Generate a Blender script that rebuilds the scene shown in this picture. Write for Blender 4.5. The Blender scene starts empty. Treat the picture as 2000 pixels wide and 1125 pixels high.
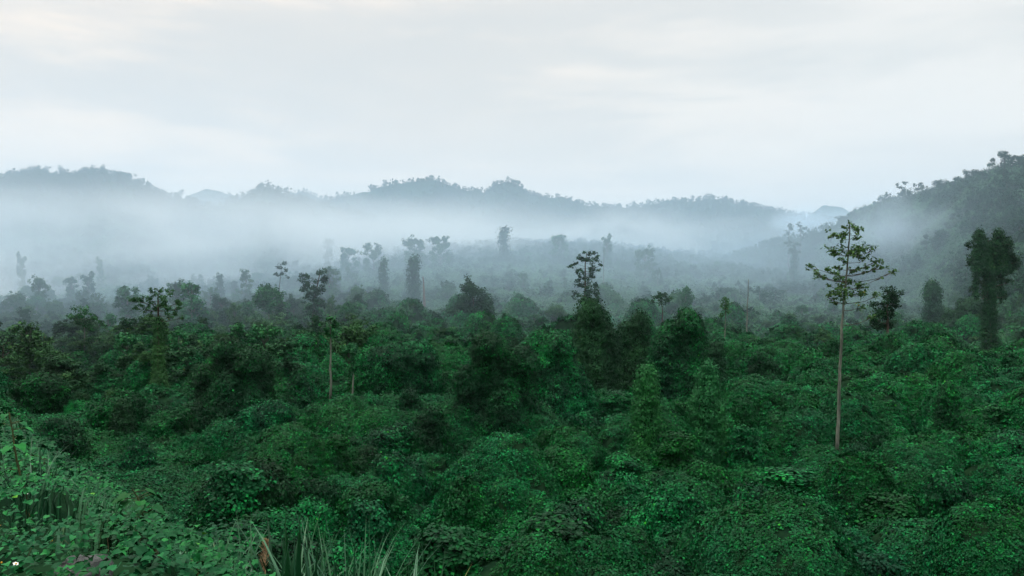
import bpy, math, random
import numpy as np

# ------------------------------------------------------------------ camera, sky, sun, exposure
S = bpy.context.scene
COL = S.collection
F = 1732.0                      # focal length in photo pixels (2000 wide)
CX, CY = 1000.0, 562.5
cam_d = bpy.data.cameras.new('camera')
cam = bpy.data.objects.new('camera', cam_d)
COL.objects.link(cam)
cam.location = (0, 0, 0)
cam.rotation_euler = (math.radians(90), 0, 0)
cam_d.sensor_width = 36.0
cam_d.lens = 36.0 * F / 2000.0
cam_d.clip_start = 0.1
cam_d.clip_end = 6000
S.camera = cam

SUN_EL, SUN_AZ = math.radians(60), math.radians(-80)     # azimuth from the view direction, + = right
w = bpy.data.worlds.new('World')
S.world = w
w.use_nodes = True
nt = w.node_tree
nt.nodes.clear()
def N(nt, typ, **kw):
    n = nt.nodes.new(typ)
    for k, v in kw.items():
        if k in ('operation', 'data_type', 'blend_type', 'attribute_name', 'attribute_type', 'noise_dimensions',
                 'sky_type', 'sun_disc', 'sun_elevation', 'sun_rotation', 'interpolation_type', 'clamp', 'altitude', 'air_density', 'dust_density', 'distribution'):
            setattr(n, k, v)
        else:
            n.inputs[k].default_value = v
    return n
def L(nt, a, b): nt.links.new(a, b)
def MATH(nt, op, a, b=None, clamp=False):
    n = nt.nodes.new('ShaderNodeMath'); n.operation = op; n.use_clamp = clamp
    for i, v in enumerate((a, b)):
        if v is None: continue
        if isinstance(v, (int, float)): n.inputs[i].default_value = v
        else: nt.links.new(v, n.inputs[i])
    return n.outputs[0]
def MIXC(nt, fac, a, b, blend='MIX'):
    n = nt.nodes.new('ShaderNodeMix'); n.data_type = 'RGBA'; n.blend_type = blend
    for sock, v in ((n.inputs[0], fac), (n.inputs[6], a), (n.inputs[7], b)):
        if isinstance(v, (int, float)): sock.default_value = v
        elif isinstance(v, tuple): sock.default_value = v
        else: nt.links.new(v, sock)
    return n.outputs[2]
def SMOOTH(nt, v, lo, hi):
    n = nt.nodes.new('ShaderNodeMapRange'); n.interpolation_type = 'SMOOTHSTEP'
    nt.links.new(v, n.inputs[0]); n.inputs[1].default_value = lo; n.inputs[2].default_value = hi
    return n.outputs[0]

sky = N(nt, 'ShaderNodeTexSky', sky_type='NISHITA', sun_disc=False, sun_elevation=SUN_EL, sun_rotation=SUN_AZ, dust_density=3.0)
tc = nt.nodes.new('ShaderNodeTexCoord')
sep = nt.nodes.new('ShaderNodeSeparateXYZ'); L(nt, tc.outputs['Generated'], sep.inputs[0])
mp = nt.nodes.new('ShaderNodeMapping'); mp.inputs['Scale'].default_value = (2.0, 2.0, 13.0)
mp.inputs['Rotation'].default_value = (0, math.radians(4), 0)
L(nt, tc.outputs['Generated'], mp.inputs[0])
n1 = N(nt, 'ShaderNodeTexNoise', Scale=1.3, Detail=5.0, Roughness=0.5, Distortion=0.3); L(nt, mp.outputs[0], n1.inputs['Vector'])
mp2 = nt.nodes.new('ShaderNodeMapping'); mp2.inputs['Scale'].default_value = (1.6, 1.6, 5.0); mp2.inputs['Location'].default_value = (3.1, 1.7, 0.4)
L(nt, tc.outputs['Generated'], mp2.inputs[0])
n2 = N(nt, 'ShaderNodeTexNoise', Scale=2.6, Detail=6.0, Roughness=0.55); L(nt, mp2.outputs[0], n2.inputs['Vector'])
side = SMOOTH(nt, sep.outputs['X'], -0.40, 0.50)
warm, cool = (1.20, 1.08, 0.96, 1), (1.05, 1.06, 1.04, 1)
cloudc = MIXC(nt, side, warm, cool)
patch = SMOOTH(nt, n1.outputs['Fac'], 0.40, 0.60)
grey = MIXC(nt, side, (0.87, 0.885, 0.875, 1), (0.87, 0.92, 0.93, 1))
patch2 = MATH(nt, 'ADD', MATH(nt, 'MULTIPLY', patch, 0.75), MATH(nt, 'MULTIPLY', SMOOTH(nt, n2.outputs['Fac'], 0.35, 0.7), 0.25))
cloudc = MIXC(nt, patch2, grey, cloudc)
low = MATH(nt, 'SUBTRACT', 1.0, SMOOTH(nt, sep.outputs['Z'], 0.03, 0.24))
cloudc = MIXC(nt, MATH(nt, 'MULTIPLY', low, 0.6), cloudc, (1.14, 1.04, 0.96, 1))      # paler, warmer air low down
zen = MATH(nt, 'ADD', MATH(nt, 'MULTIPLY', SMOOTH(nt, sep.outputs['Z'], 0.50, 0.95), 3.0), 0.88)   # overcast, plus a bright overhead patch added out of view for stronger top light
sc = nt.nodes.new('ShaderNodeVectorMath'); sc.operation = 'SCALE'
L(nt, cloudc, sc.inputs[0]); L(nt, zen, sc.inputs['Scale'])
bgc = N(nt, 'ShaderNodeBackground', Strength=1.0); L(nt, sc.outputs[0], bgc.inputs['Color'])
bgs = N(nt, 'ShaderNodeBackground', Strength=0.10); L(nt, sky.outputs[0], bgs.inputs['Color'])
mixs = N(nt, 'ShaderNodeMixShader', Fac=0.92); L(nt, bgs.outputs[0], mixs.inputs[1]); L(nt, bgc.outputs[0], mixs.inputs[2])
wo = nt.nodes.new('ShaderNodeOutputWorld'); L(nt, mixs.outputs[0], wo.inputs['Surface'])

sl = bpy.data.lights.new('sun', 'SUN')
sl.energy = 1.5; sl.angle = math.radians(16); sl.color = (1.0, 0.95, 0.88)
so = bpy.data.objects.new('sun', sl); COL.objects.link(so)
so.location = (-200, 200, 300)
import mathutils
sd = mathutils.Vector((math.sin(SUN_AZ) * math.cos(SUN_EL), math.cos(SUN_AZ) * math.cos(SUN_EL), math.sin(SUN_EL)))
so.rotation_euler = sd.to_track_quat('Z', 'Y').to_euler()

S.view_settings.view_transform = 'Standard'
S.view_settings.look = 'None'
S.view_settings.exposure = 0.05
S.view_settings.gamma = 1.0
S.cycles.max_bounces = 4
S.cycles.diffuse_bounces = 1
S.cycles.glossy_bounces = 1
S.cycles.transmission_bounces = 2
S.cycles.volume_bounces = 3
S.cycles.transparent_max_bounces = 4
S.cycles.use_denoising = True
S.cycles.volume_max_steps = 256

# ------------------------------------------------------------------ numeric helpers
def vnoise(p, seed=0):
    p = np.asarray(p, float)
    i = np.floor(p).astype(np.int64); f = p - i
    f = f * f * (3 - 2 * f)
    def h(dx, dy, dz):
        n = ((i[:, 0] + dx) * 73856093) ^ ((i[:, 1] + dy) * 19349663) ^ ((i[:, 2] + dz) * 83492791) ^ (seed * 2654435761 + 12345)
        n = n & 0xffffffff
        n = ((n ^ (n >> 15)) * 2246822519) & 0xffffffff
        n = ((n ^ (n >> 13)) * 3266489917) & 0xffffffff
        return ((n ^ (n >> 16)) & 0xffffff) / 8388607.5 - 1.0
    x, y, z = f[:, 0], f[:, 1], f[:, 2]
    c00 = h(0,0,0)*(1-x) + h(1,0,0)*x; c10 = h(0,1,0)*(1-x) + h(1,1,0)*x
    c01 = h(0,0,1)*(1-x) + h(1,0,1)*x; c11 = h(0,1,1)*(1-x) + h(1,1,1)*x
    return (c00*(1-y) + c10*y)*(1-z) + (c01*(1-y) + c11*y)*z
def fbm(p, seed=0, octv=3):
    s = 0; a = 1.0; t = 0
    for k in range(octv):
        s = s + a * vnoise(np.asarray(p) * (2 ** k), seed + k * 7); t += a; a *= 0.5
    return s / t
def nrm(v): return v / np.maximum(np.linalg.norm(v, axis=1, keepdims=True), 1e-9)
def xyz(x, y, z=None):
    x = np.asarray(x, float); y = np.asarray(y, float)
    return np.stack([x, y, np.zeros_like(x) if z is None else z], -1)

# ------------------------------------------------------------------ the land (heights)
def smax(a, b, k):
    h = np.clip(0.5 + 0.5 * (a - b) / k, 0, 1)
    return b * (1 - h) + a * h + k * h * (1 - h)
_by = np.array([0, 150, 200, 235, 300, 380, 460, 560, 660, 760, 1000, 1500], float)
_bz = np.array([-16, -15.8, -15.4, -14.5, -11, -4.5, 3.5, 15, 28, 36, 40, 40], float)
_bx = np.array([-.9, -.5, -.3, -.1, .1, .22, .34, .6, .9]); _bf = np.array([.62, .62, .7, 1.0, 1.0, .75, .62, .7, .7])
RIDGES = [   # crest points (photo px, row, distance), slope towards the camera
    (np.array([(-500, 380, 640), (-200, 352, 660), (0, 347, 690), (70, 337, 700), (130, 343, 700), (200, 338, 690), (250, 352, 690), (330, 388, 700), (400, 405, 710),
               (460, 394, 720), (520, 362, 720), (570, 386, 720), (640, 408, 730), (760, 440, 740), (900, 480, 760), (2600, 560, 760)], float), 0.36),
    (np.array([(-500, 470, 1000), (300, 440, 1000), (560, 405, 980), (640, 390, 970), (700, 379, 960), (760, 362, 960), (850, 351, 960), (900, 371, 965), (945, 378, 970), (965, 362, 970),
               (990, 355, 970), (1015, 362, 970), (1035, 381, 970), (1100, 389, 975), (1160, 403, 980), (1250, 405, 985), (1300, 393, 985), (1350, 393, 985), (1390, 387, 985), (1450, 401, 990),
               (1500, 411, 990), (1560, 421, 990), (1700, 440, 1000), (2600, 500, 1000)], float), 0.45),
    (np.array([(-500, 470, 1280), (300, 440, 1280), (370, 380, 1280), (405, 369, 1280), (440, 377, 1280), (520, 400, 1280), (590, 373, 1290), (640, 392, 1290), (760, 450, 1290), (1450, 450, 1290),
               (1570, 428, 1290), (1610, 401, 1290), (1645, 405, 1290), (1700, 440, 1290), (2600, 500, 1290)], float), 0.6),
    (np.array([(-500, 700, 700), (1000, 640, 720), (1300, 560, 720), (1400, 515, 710), (1480, 487, 690), (1550, 468, 660), (1600, 454, 630), (1650, 432, 600), (1700, 407, 570), (1760, 394, 540),
               (1850, 370, 500), (1900, 353, 480), (1950, 339, 460), (2000, 327, 450), (2100, 312, 440), (2600, 280, 420)], float), 0.40),
]
def hbase(x, y):
    x = np.asarray(x, float); y = np.asarray(y, float)
    yy = np.maximum(y, 1.0); t = np.clip(x / yy, -0.9, 0.9)
    dist = np.hypot(x, y)
    far = np.clip((dist - 120) / 120, 0, 1)
    b = -16 + (np.interp(yy, _by, _bz) + 16) * np.interp(t, _bx, _bf)
    p = xyz(x, y)
    b = b + 0.5 * vnoise(p / 22, 3) + far * 2.2 * fbm(p / 70, 5)
    px = CX + F * t
    for k, (cr, slope) in enumerate(RIDGES):
        r = np.interp(px, cr[:, 0], cr[:, 1]); d = np.interp(px, cr[:, 0], cr[:, 2])
        zc = (CY - r) / F * d
        gap = d - yy
        n = fbm(p / 60, 31 + k, 3)
        z = zc - slope * np.sqrt(np.where(gap > 0, gap, gap * 1.3) ** 2 + 64) + slope * 8 + n * np.clip(np.abs(gap) / 60, 0, 1) * 6
        b = smax(b, z, 6.0)
    # the bank the camera stands on
    s = ((x + 13.6) * 20 + (y - 24) * 13.5) / 24.13
    e = np.maximum(s + 1.2, 0)
    bank = -1.42 - 0.086 * np.clip(y, -40, 60) - 1.05 * (np.sqrt(e * e + 0.6) - 0.77) + 0.10 * vnoise(p / 1.3, 9) + 0.12 * vnoise(p / 3.1, 10)
    return smax(bank, b, 1.0), s
RHO0, RHO1, NR, NC, A0 = 14.0, 1420.0, 660, 580, math.radians(51)
APEX = -18.0
rho = RHO0 * (RHO1 / RHO0) ** (np.arange(NR) / (NR - 1))
ang = np.linspace(-A0, A0, NC)
GX = rho[:, None] * np.sin(ang)[None]; GY = rho[:, None] * np.cos(ang)[None] + APEX
Hb, Sb = hbase(GX.ravel(), GY.ravel())
Hb = Hb.reshape(NR, NC); Sb = Sb.reshape(NR, NC)
rng = np.random.default_rng(4)
Hm = Hb.copy()
def look(H, x, y):
    x = np.asarray(x, float); y = np.asarray(y, float)
    d = np.clip(np.hypot(x, y - APEX), RHO0, RHO1 * .999); a = np.arctan2(x, y - APEX)
    fr = np.log(d / RHO0) / math.log(RHO1 / RHO0) * (NR - 1); fc = (a + A0) / (2 * A0) * (NC - 1)
    fr = np.clip(fr, 0, NR - 1.001); fc = np.clip(fc, 0, NC - 1.001)
    i = fr.astype(int); j = fc.astype(int); u = fr - i; v = fc - j
    return (H[i, j]*(1-u)*(1-v) + H[i+1, j]*u*(1-v) + H[i, j+1]*(1-u)*v + H[i+1, j+1]*u*v)
# low ground in front of the large draped trees (px from, px to, row their feet show down to, distance)
OPEN = [(885, 1062, 885, 86), (1010, 1165, 815, 104), (1115, 1212, 775, 128), (1205, 1272, 745, 140), (1270, 1382, 800, 108), (1215, 1310, 920, 75), (1328, 1434, 898, 76), (1422, 1482, 885, 79), (1375, 1420, 745, 135),
        (375, 548, 835, 95), (470, 572, 872, 80), (695, 850, 795, 110), (553, 618, 795, 112), (1810, 1894, 875, 82), (1922, 2020, 935, 70), (1808, 1896, 1045, 58), (842, 968, 1045, 57), (668, 768, 1035, 57),
        (28, 126, 795, 110), (1622, 1652, 898, 81), (635, 655, 796, 113), (1215, 1405, 1050, 57), (1460, 1522, 748, 145), (290, 336, 772, 118), (1905, 1958, 695, 205), (1455, 1470, 676, 200), (215, 265, 845, 90)]
# small humps where the creepers climb over stumps and bushes
def add_hump(cx, cy, rad, hgt, asp):
    d = math.hypot(cx, cy - APEX)
    if d < RHO0 + rad or ((cx + 13.6) * 20 + (cy - 24) * 13.5) / 24.13 < 22: return
    pxc = CX + F * cx / cy; pw = F * rad / cy
    zb = float(look(Hb, cx, cy))
    for x0_, x1_, rl_, d_ in OPEN:
        if cy < d_ - .5 and pxc + pw > x0_ and pxc - pw < x1_:
            hgt = min(hgt, (CY - rl_) / F * cy - zb)
    if hgt < .25: return
    r0 = np.searchsorted(rho, d - rad * 1.3); r1 = np.searchsorted(rho, d + rad * 1.3)
    a = math.atan2(cx, cy - APEX); da = rad * 1.3 / d
    c0 = np.searchsorted(ang, a - da); c1 = np.searchsorted(ang, a + da)
    if r1 <= r0 or c1 <= c0: return
    dx = (GX[r0:r1, c0:c1] - cx); dy = (GY[r0:r1, c0:c1] - cy)
    q = np.sqrt((dx * asp) ** 2 + (dy / asp) ** 2) / rad
    k = np.clip(1 - q ** 3.0, 0, 1) ** 0.85 * hgt
    Hm[r0:r1, c0:c1] = np.maximum(Hm[r0:r1, c0:c1], Hb[r0:r1, c0:c1] + k)
n_h = 2600
hd = np.sqrt(rng.uniform(34 ** 2, 420 ** 2, n_h) ** rng.uniform(0.80, 1.0, n_h))
for i in range(n_h):
    d = max(34, hd[i]); a = rng.uniform(-0.75, 0.75)
    sz = (1.0 + 3.4 * rng.uniform(0, 1) ** 2.0) * (1 + 0.25 * min(d / 250, 1))
    add_hump(d * math.sin(a), d * math.cos(a), sz, sz ** .9 * rng.uniform(0.6, 1.9), rng.uniform(0.7, 1.4))
PP = xyz(GX.ravel(), GY.ravel())
# hollows where the creepers sag between the draped trees
for px_, r_, rad_, dep_ in ((1325, 892, 3.0, 3.2), (1446, 885, 2.6, 3.0), (1205, 868, 2.8, 2.6), (1015, 905, 3.0, 3.0), (860, 900, 2.6, 2.4), (585, 868, 3.0, 2.6), (1562, 1050, 2.6, 2.8), (1135, 1012, 2.4, 2.2), (420, 905, 2.8, 2.2),
                            (1765, 890, 3.0, 2.2), (1905, 1010, 2.4, 2.4), (690, 915, 2.8, 2.2), (825, 1010, 2.4, 2.4), (1485, 1000, 2.4, 2.2), (1190, 790, 4.0, 3.0), (640, 1040, 2.2, 2.2), (1020, 1080, 2.0, 2.0), (1240, 1000, 2.2, 2.2), (1700, 1060, 2.2, 2.2)):
    ys_ = np.linspace(40, 200, 800); t_ = (px_ - CX) / F; q_ = np.nonzero((CY - r_) / F * ys_ <= -15.6)[0]; y_ = float(ys_[q_[0]]) if len(q_) else 120.0
    w_ = np.hypot(GX - t_ * y_, (GY - y_) / 1.3) / rad_
    Hm -= dep_ * np.clip(1 - w_ ** 3, 0, 1) ** .8
mid = np.clip((np.hypot(GX, GY) - 36) / 10, 0, 1)
Hm = Hm + mid * (0.75 * fbm(PP / 2.8, 21, 2).reshape(NR, NC) + 1.3 * vnoise(PP / 9, 22).reshape(NR, NC))
def solve(px, r, ymin=38.0):
    """distance at which the sight line through a photo pixel meets the valley floor"""
    ys = ymin * (1300 / ymin) ** (np.arange(1500) / 1499)
    t = (px - CX) / F; v = (CY - r) / F
    hit = np.nonzero(v * ys <= look(Hb, t * ys, ys))[0]
    return float(ys[hit[0]]) if len(hit) else 1000.0

# ------------------------------------------------------------------ materials
def leaf_mat(name, dark, midc, light, rough=0.5, spec=0.35, patch_scale=0.03, patch_amt=0.35, trans=0.0):
    m = bpy.data.materials.new(name); m.use_nodes = True
    t = m.node_tree; b = t.nodes['Principled BSDF']
    at = N(t, 'ShaderNodeAttribute', attribute_name='tint', attribute_type='GEOMETRY')
    oi = t.nodes.new('ShaderNodeObjectInfo')
    geo = t.nodes.new('ShaderNodeNewGeometry')
    ns = N(t, 'ShaderNodeTexNoise', Scale=patch_scale, Detail=2.0); L(t, geo.outputs['Position'], ns.inputs['Vector'])
    f = MATH(t, 'ADD', at.outputs['Fac'], MATH(t, 'MULTIPLY', MATH(t, 'SUBTRACT', oi.outputs['Random'], 0.5), 0.22))
    f = MATH(t, 'ADD', f, MATH(t, 'MULTIPLY', MATH(t, 'SUBTRACT', ns.outputs['Fac'], 0.5), patch_amt))
    cr = t.nodes.new('ShaderNodeValToRGB')
    e = cr.color_ramp.elements
    e[0].position = 0.0; e[0].color = (*dark, 1); e[1].position = 0.5; e[1].color = (*midc, 1)
    x = e.new(0.92); x.color = (*light, 1)
    x = e.new(1.0); x.color = (light[0] * 3.2, light[1] * 1.15, light[2] * .6, 1)
    L(t, f, cr.inputs[0])
    n3 = N(t, 'ShaderNodeTexNoise', Scale=patch_scale * 3.1, Detail=2.0); L(t, geo.outputs['Position'], n3.inputs['Vector'])
    hs = t.nodes.new('ShaderNodeHueSaturation'); hs.inputs['Saturation'].default_value = 1.04; L(t, cr.outputs[0], hs.inputs['Color'])
    hv = MATH(t, 'ADD', MATH(t, 'MULTIPLY', MATH(t, 'SUBTRACT', n3.outputs['Fac'], .5), -.055), MATH(t, 'MULTIPLY', MATH(t, 'SUBTRACT', oi.outputs['Random'], .5), .022))
    L(t, MATH(t, 'ADD', hv, .5), hs.inputs['Hue']); L(t, hs.outputs[0], b.inputs['Base Color'])
    b.inputs['Roughness'].default_value = rough
    b.inputs['Specular IOR Level'].default_value = spec
    return m
def plain_mat(name, c1, c2, scale, rough=0.85, spec=0.2, bump=0.0, detail=5.0, zs=1.0):
    m = bpy.data.materials.new(name); m.use_nodes = True
    t = m.node_tree; b = t.nodes['Principled BSDF']
    tcn = t.nodes.new('ShaderNodeTexCoord')
    mpn = t.nodes.new('ShaderNodeMapping'); mpn.inputs['Scale'].default_value = (1, 1, zs); L(t, tcn.outputs['Object'], mpn.inputs[0])
    ns = N(t, 'ShaderNodeTexNoise', Scale=scale, Detail=detail, Roughness=0.62); L(t, mpn.outputs[0], ns.inputs['Vector'])
    L(t, MIXC(t, SMOOTH(t, ns.outputs['Fac'], 0.35, 0.66), (*c1, 1), (*c2, 1)), b.inputs['Base Color'])
    b.inputs['Roughness'].default_value = rough; b.inputs['Specular IOR Level'].default_value = spec
    if bump:
        bp = N(t, 'ShaderNodeBump', Strength=bump, Distance=0.05); L(t, ns.outputs['Fac'], bp.inputs['Height']); L(t, bp.outputs[0], b.inputs['Normal'])
    return m
M = {}
M['vine'] = leaf_mat('vine_leaf', (0.0006, 0.015, 0.005), (0.0026, 0.060, 0.016), (0.014, 0.240, 0.044), rough=0.6, spec=0.10)
M['shaded_vine'] = leaf_mat('shaded_vine_leaf', (0.0006, 0.010, 0.004), (0.0020, 0.037, 0.012), (0.013, 0.215, 0.042), rough=0.6, spec=0.10)  # darker copy of the vine leaf; shade of steep draped sides put into colour
M['tree'] = leaf_mat('tree_leaf', (0.004, 0.020, 0.009), (0.010, 0.046, 0.018), (0.028, 0.105, 0.034), rough=0.65, spec=0.08)
M['olive'] = leaf_mat('olive_leaf', (0.011, 0.046, 0.015), (0.024, 0.085, 0.027), (0.056, 0.145, 0.042), rough=0.65, spec=0.10)
M['airy'] = leaf_mat('airy_crown_leaf', (0.018, 0.060, 0.018), (0.046, 0.115, 0.032), (0.100, 0.190, 0.055), rough=0.6, spec=0.12)
M['fresh'] = leaf_mat('fresh_leaf', (0.004, 0.040, 0.012), (0.011, 0.090, 0.025), (0.035, 0.190, 0.045), rough=0.6, spec=0.12)
M['hill'] = leaf_mat('hill_leaf', (0.005, 0.026, 0.012), (0.010, 0.050, 0.022), (0.022, 0.080, 0.030), rough=0.7, spec=0.06, patch_scale=0.015)
M['scrub'] = leaf_mat('slope_vine_leaf', (0.010, 0.042, 0.018), (0.026, 0.090, 0.038), (0.075, 0.170, 0.066), rough=0.65, spec=0.10, patch_scale=0.02, patch_amt=0.6)
M['bank'] = leaf_mat('bank_leaf', (0.0012, 0.020, 0.007), (0.0050, 0.062, 0.018), (0.024, 0.190, 0.042), rough=0.55, spec=0.08, patch_scale=0.6, patch_amt=0.6)
M['grass'] = leaf_mat('grass_blade', (0.004, 0.032, 0.012), (0.010, 0.068, 0.026), (0.050, 0.140, 0.066), rough=0.45, spec=0.3, patch_scale=0.5, patch_amt=0.2)
M['dead'] = plain_mat('dead_blade', (0.030, 0.030, 0.014), (0.10, 0.085, 0.045), 6.0)
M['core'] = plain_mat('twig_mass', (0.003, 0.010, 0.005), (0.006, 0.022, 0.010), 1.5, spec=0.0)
M['soil'] = plain_mat('soil', (0.004, 0.014, 0.007), (0.010, 0.030, 0.013), 0.8, spec=0.0)
M['pale'] = plain_mat('pale_bark', (0.050, 0.060, 0.048), (0.150, 0.165, 0.135), 2.2, zs=0.3, bump=0.4)
M['bark'] = plain_mat('brown_bark', (0.030, 0.026, 0.020), (0.085, 0.072, 0.055), 2.5, zs=0.3, bump=0.4)
M['snag'] = plain_mat('dead_bark', (0.07, 0.045, 0.032), (0.13, 0.085, 0.06), 2.0, zs=0.3, bump=0.4)
M['rock'] = plain_mat('rock', (0.024, 0.027, 0.026), (0.095, 0.104, 0.100), 5.0, rough=0.75, bump=0.6)
M['petal'] = plain_mat('white_petal', (0.75, 0.75, 0.72), (0.85, 0.85, 0.82), 5.0, rough=0.6)
M['yellow'] = plain_mat('yellow_petal', (0.65, 0.30, 0.01), (0.8, 0.42, 0.02), 5.0, rough=0.6)
M['stalk'] = plain_mat('plant_stalk', (0.02, 0.035, 0.012), (0.05, 0.06, 0.02), 8.0)
M['plume'] = plain_mat('seed_plume', (0.25, 0.15, 0.08), (0.42, 0.29, 0.17), 9.0)

# ------------------------------------------------------------------ mesh helpers
class MB:
    def __init__(s): s.v = []; s.q = []; s.m = []; s.t = []; s.s = []; s.n = 0
    def add(s, v, q, mat=0, tint=0.5, smooth=False):
        v = np.asarray(v, float).reshape(-1, 3); q = np.asarray(q, np.int64).reshape(-1, 4)
        s.v.append(v); s.q.append(q + s.n); s.n += len(v)
        s.m.append(np.full(len(q), mat, np.int32))
        s.t.append(np.broadcast_to(np.asarray(tint, float), (len(q),)).copy())
        s.s.append(np.full(len(q), smooth, bool))
    def mesh(s, name, mats):
        v = np.concatenate(s.v); q = np.concatenate(s.q)
        me = bpy.data.meshes.new(name)
        me.vertices.add(len(v)); me.vertices.foreach_set('co', v.astype(np.float32).ravel())
        me.loops.add(len(q) * 4); me.loops.foreach_set('vertex_index', q.astype(np.int32).ravel())
        me.polygons.add(len(q)); me.polygons.foreach_set('loop_start', (np.arange(len(q)) * 4).astype(np.int32))
        me.polygons.foreach_set('material_index', np.concatenate(s.m))
        me.polygons.foreach_set('use_smooth', np.concatenate(s.s))
        a = me.attributes.new('tint', 'FLOAT', 'FACE'); a.data.foreach_set('value', np.concatenate(s.t).astype(np.float32))
        for m in mats: me.materials.append(M[m] if isinstance(m, str) else m)
        me.update(calc_edges=True)
        return me
def leaves(mb, P, Nn, T, size, tint, mat=0, width=0.72, fold=0.10):
    """one folded kite-shaped blade per leaf"""
    Nn = nrm(Nn); T = nrm(T - Nn * np.sum(T * Nn, 1, keepdims=True)); Sd = np.cross(Nn, T)
    size = np.broadcast_to(np.asarray(size, float), (len(P),))[:, None]
    a = P - T * size * .45; b = P + Sd * size * width * .5 + Nn * size * fold; c = P + T * size * .55; d = P - Sd * size * width * .5 + Nn * size * fold
    v = np.stack([a, b, c, d], 1).reshape(-1, 3)
    mb.add(v, np.arange(len(P) * 4).reshape(-1, 4), mat, tint)
def heart_leaves(mb, P, Nn, T, size, tint, mat=0):
    Nn = nrm(Nn); T = nrm(T - Nn * np.sum(T * Nn, 1, keepdims=True)); Sd = np.cross(Nn, T)
    size = np.broadcast_to(np.asarray(size, float), (len(P),))[:, None]
    pts = [(0, 0, 0), (.42, -.12, .06), (.50, .30, .10), (.24, .72, .02), (0, 1.0, -.14), (-.24, .72, .02), (-.50, .30, .10), (-.42, -.12, .06), (0, .45, -.03)]
    v = np.stack([P + size * (Sd * x + T * y + Nn * z) for x, y, z in pts], 1).reshape(-1, 3)
    k = np.arange(len(P))[:, None] * 9
    f = np.stack([np.concatenate([k + i for i in q], 1) for q in ((0, 1, 2, 8), (8, 2, 3, 4), (0, 8, 6, 7), (8, 4, 5, 6))], 1).reshape(-1, 4)
    mb.add(v, f, mat, np.repeat(tint, 4))
def tube(mb, pts, rad, mat=0, sides=7, smooth=True, tint=0.5):
    pts = np.asarray(pts, float); n = len(pts); rad = np.broadcast_to(np.asarray(rad, float), (n,))
    d = np.gradient(pts, axis=0); d = nrm(d)
    ref = np.where(np.abs(d[:, 2:3]) > .9, np.array([[1., 0, 0]]), np.array([[0, 0, 1.]]))
    a = nrm(np.cross(d, ref)); b = np.cross(d, a)
    th = np.arange(sides) / sides * 2 * math.pi
    v = pts[:, None] + rad[:, None, None] * (a[:, None] * np.cos(th)[None, :, None] + b[:, None] * np.sin(th)[None, :, None])
    i = np.arange(n - 1)[:, None]; j = np.arange(sides)[None]
    q = np.stack([i * sides + j, i * sides + (j + 1) % sides, (i + 1) * sides + (j + 1) % sides, (i + 1) * sides + j], -1).reshape(-1, 4)
    mb.add(v.reshape(-1, 3), q, mat, tint, smooth)
def wobble(p0, p1, n, amp, rg, sag=0.0):
    t = np.linspace(0, 1, n)[:, None]
    p = np.asarray(p0)[None] * (1 - t) + np.asarray(p1)[None] * t
    L_ = np.linalg.norm(np.asarray(p1) - np.asarray(p0))
    w_ = np.cumsum(rg.normal(0, 1, (n, 3)), 0); w_ -= w_[0] + (w_[-1] - w_[0]) * t
    p = p + w_ * amp * L_ / max(n, 2)
    p[:, 2] += sag * L_ * np.sin(t[:, 0] * math.pi)
    return p

def obj(name, me, parent=None, loc=(0, 0, 0)):
    o = bpy.data.objects.new(name, me); COL.objects.link(o); o.location = loc
    if parent is not None: o.parent = parent
    return o
def tag(o, label=None, cat=None, group=None, kind=None):
    if label: o['label'] = label
    if cat: o['category'] = cat
    if group: o['group'] = group
    if kind: o['kind'] = kind
    return o

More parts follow.
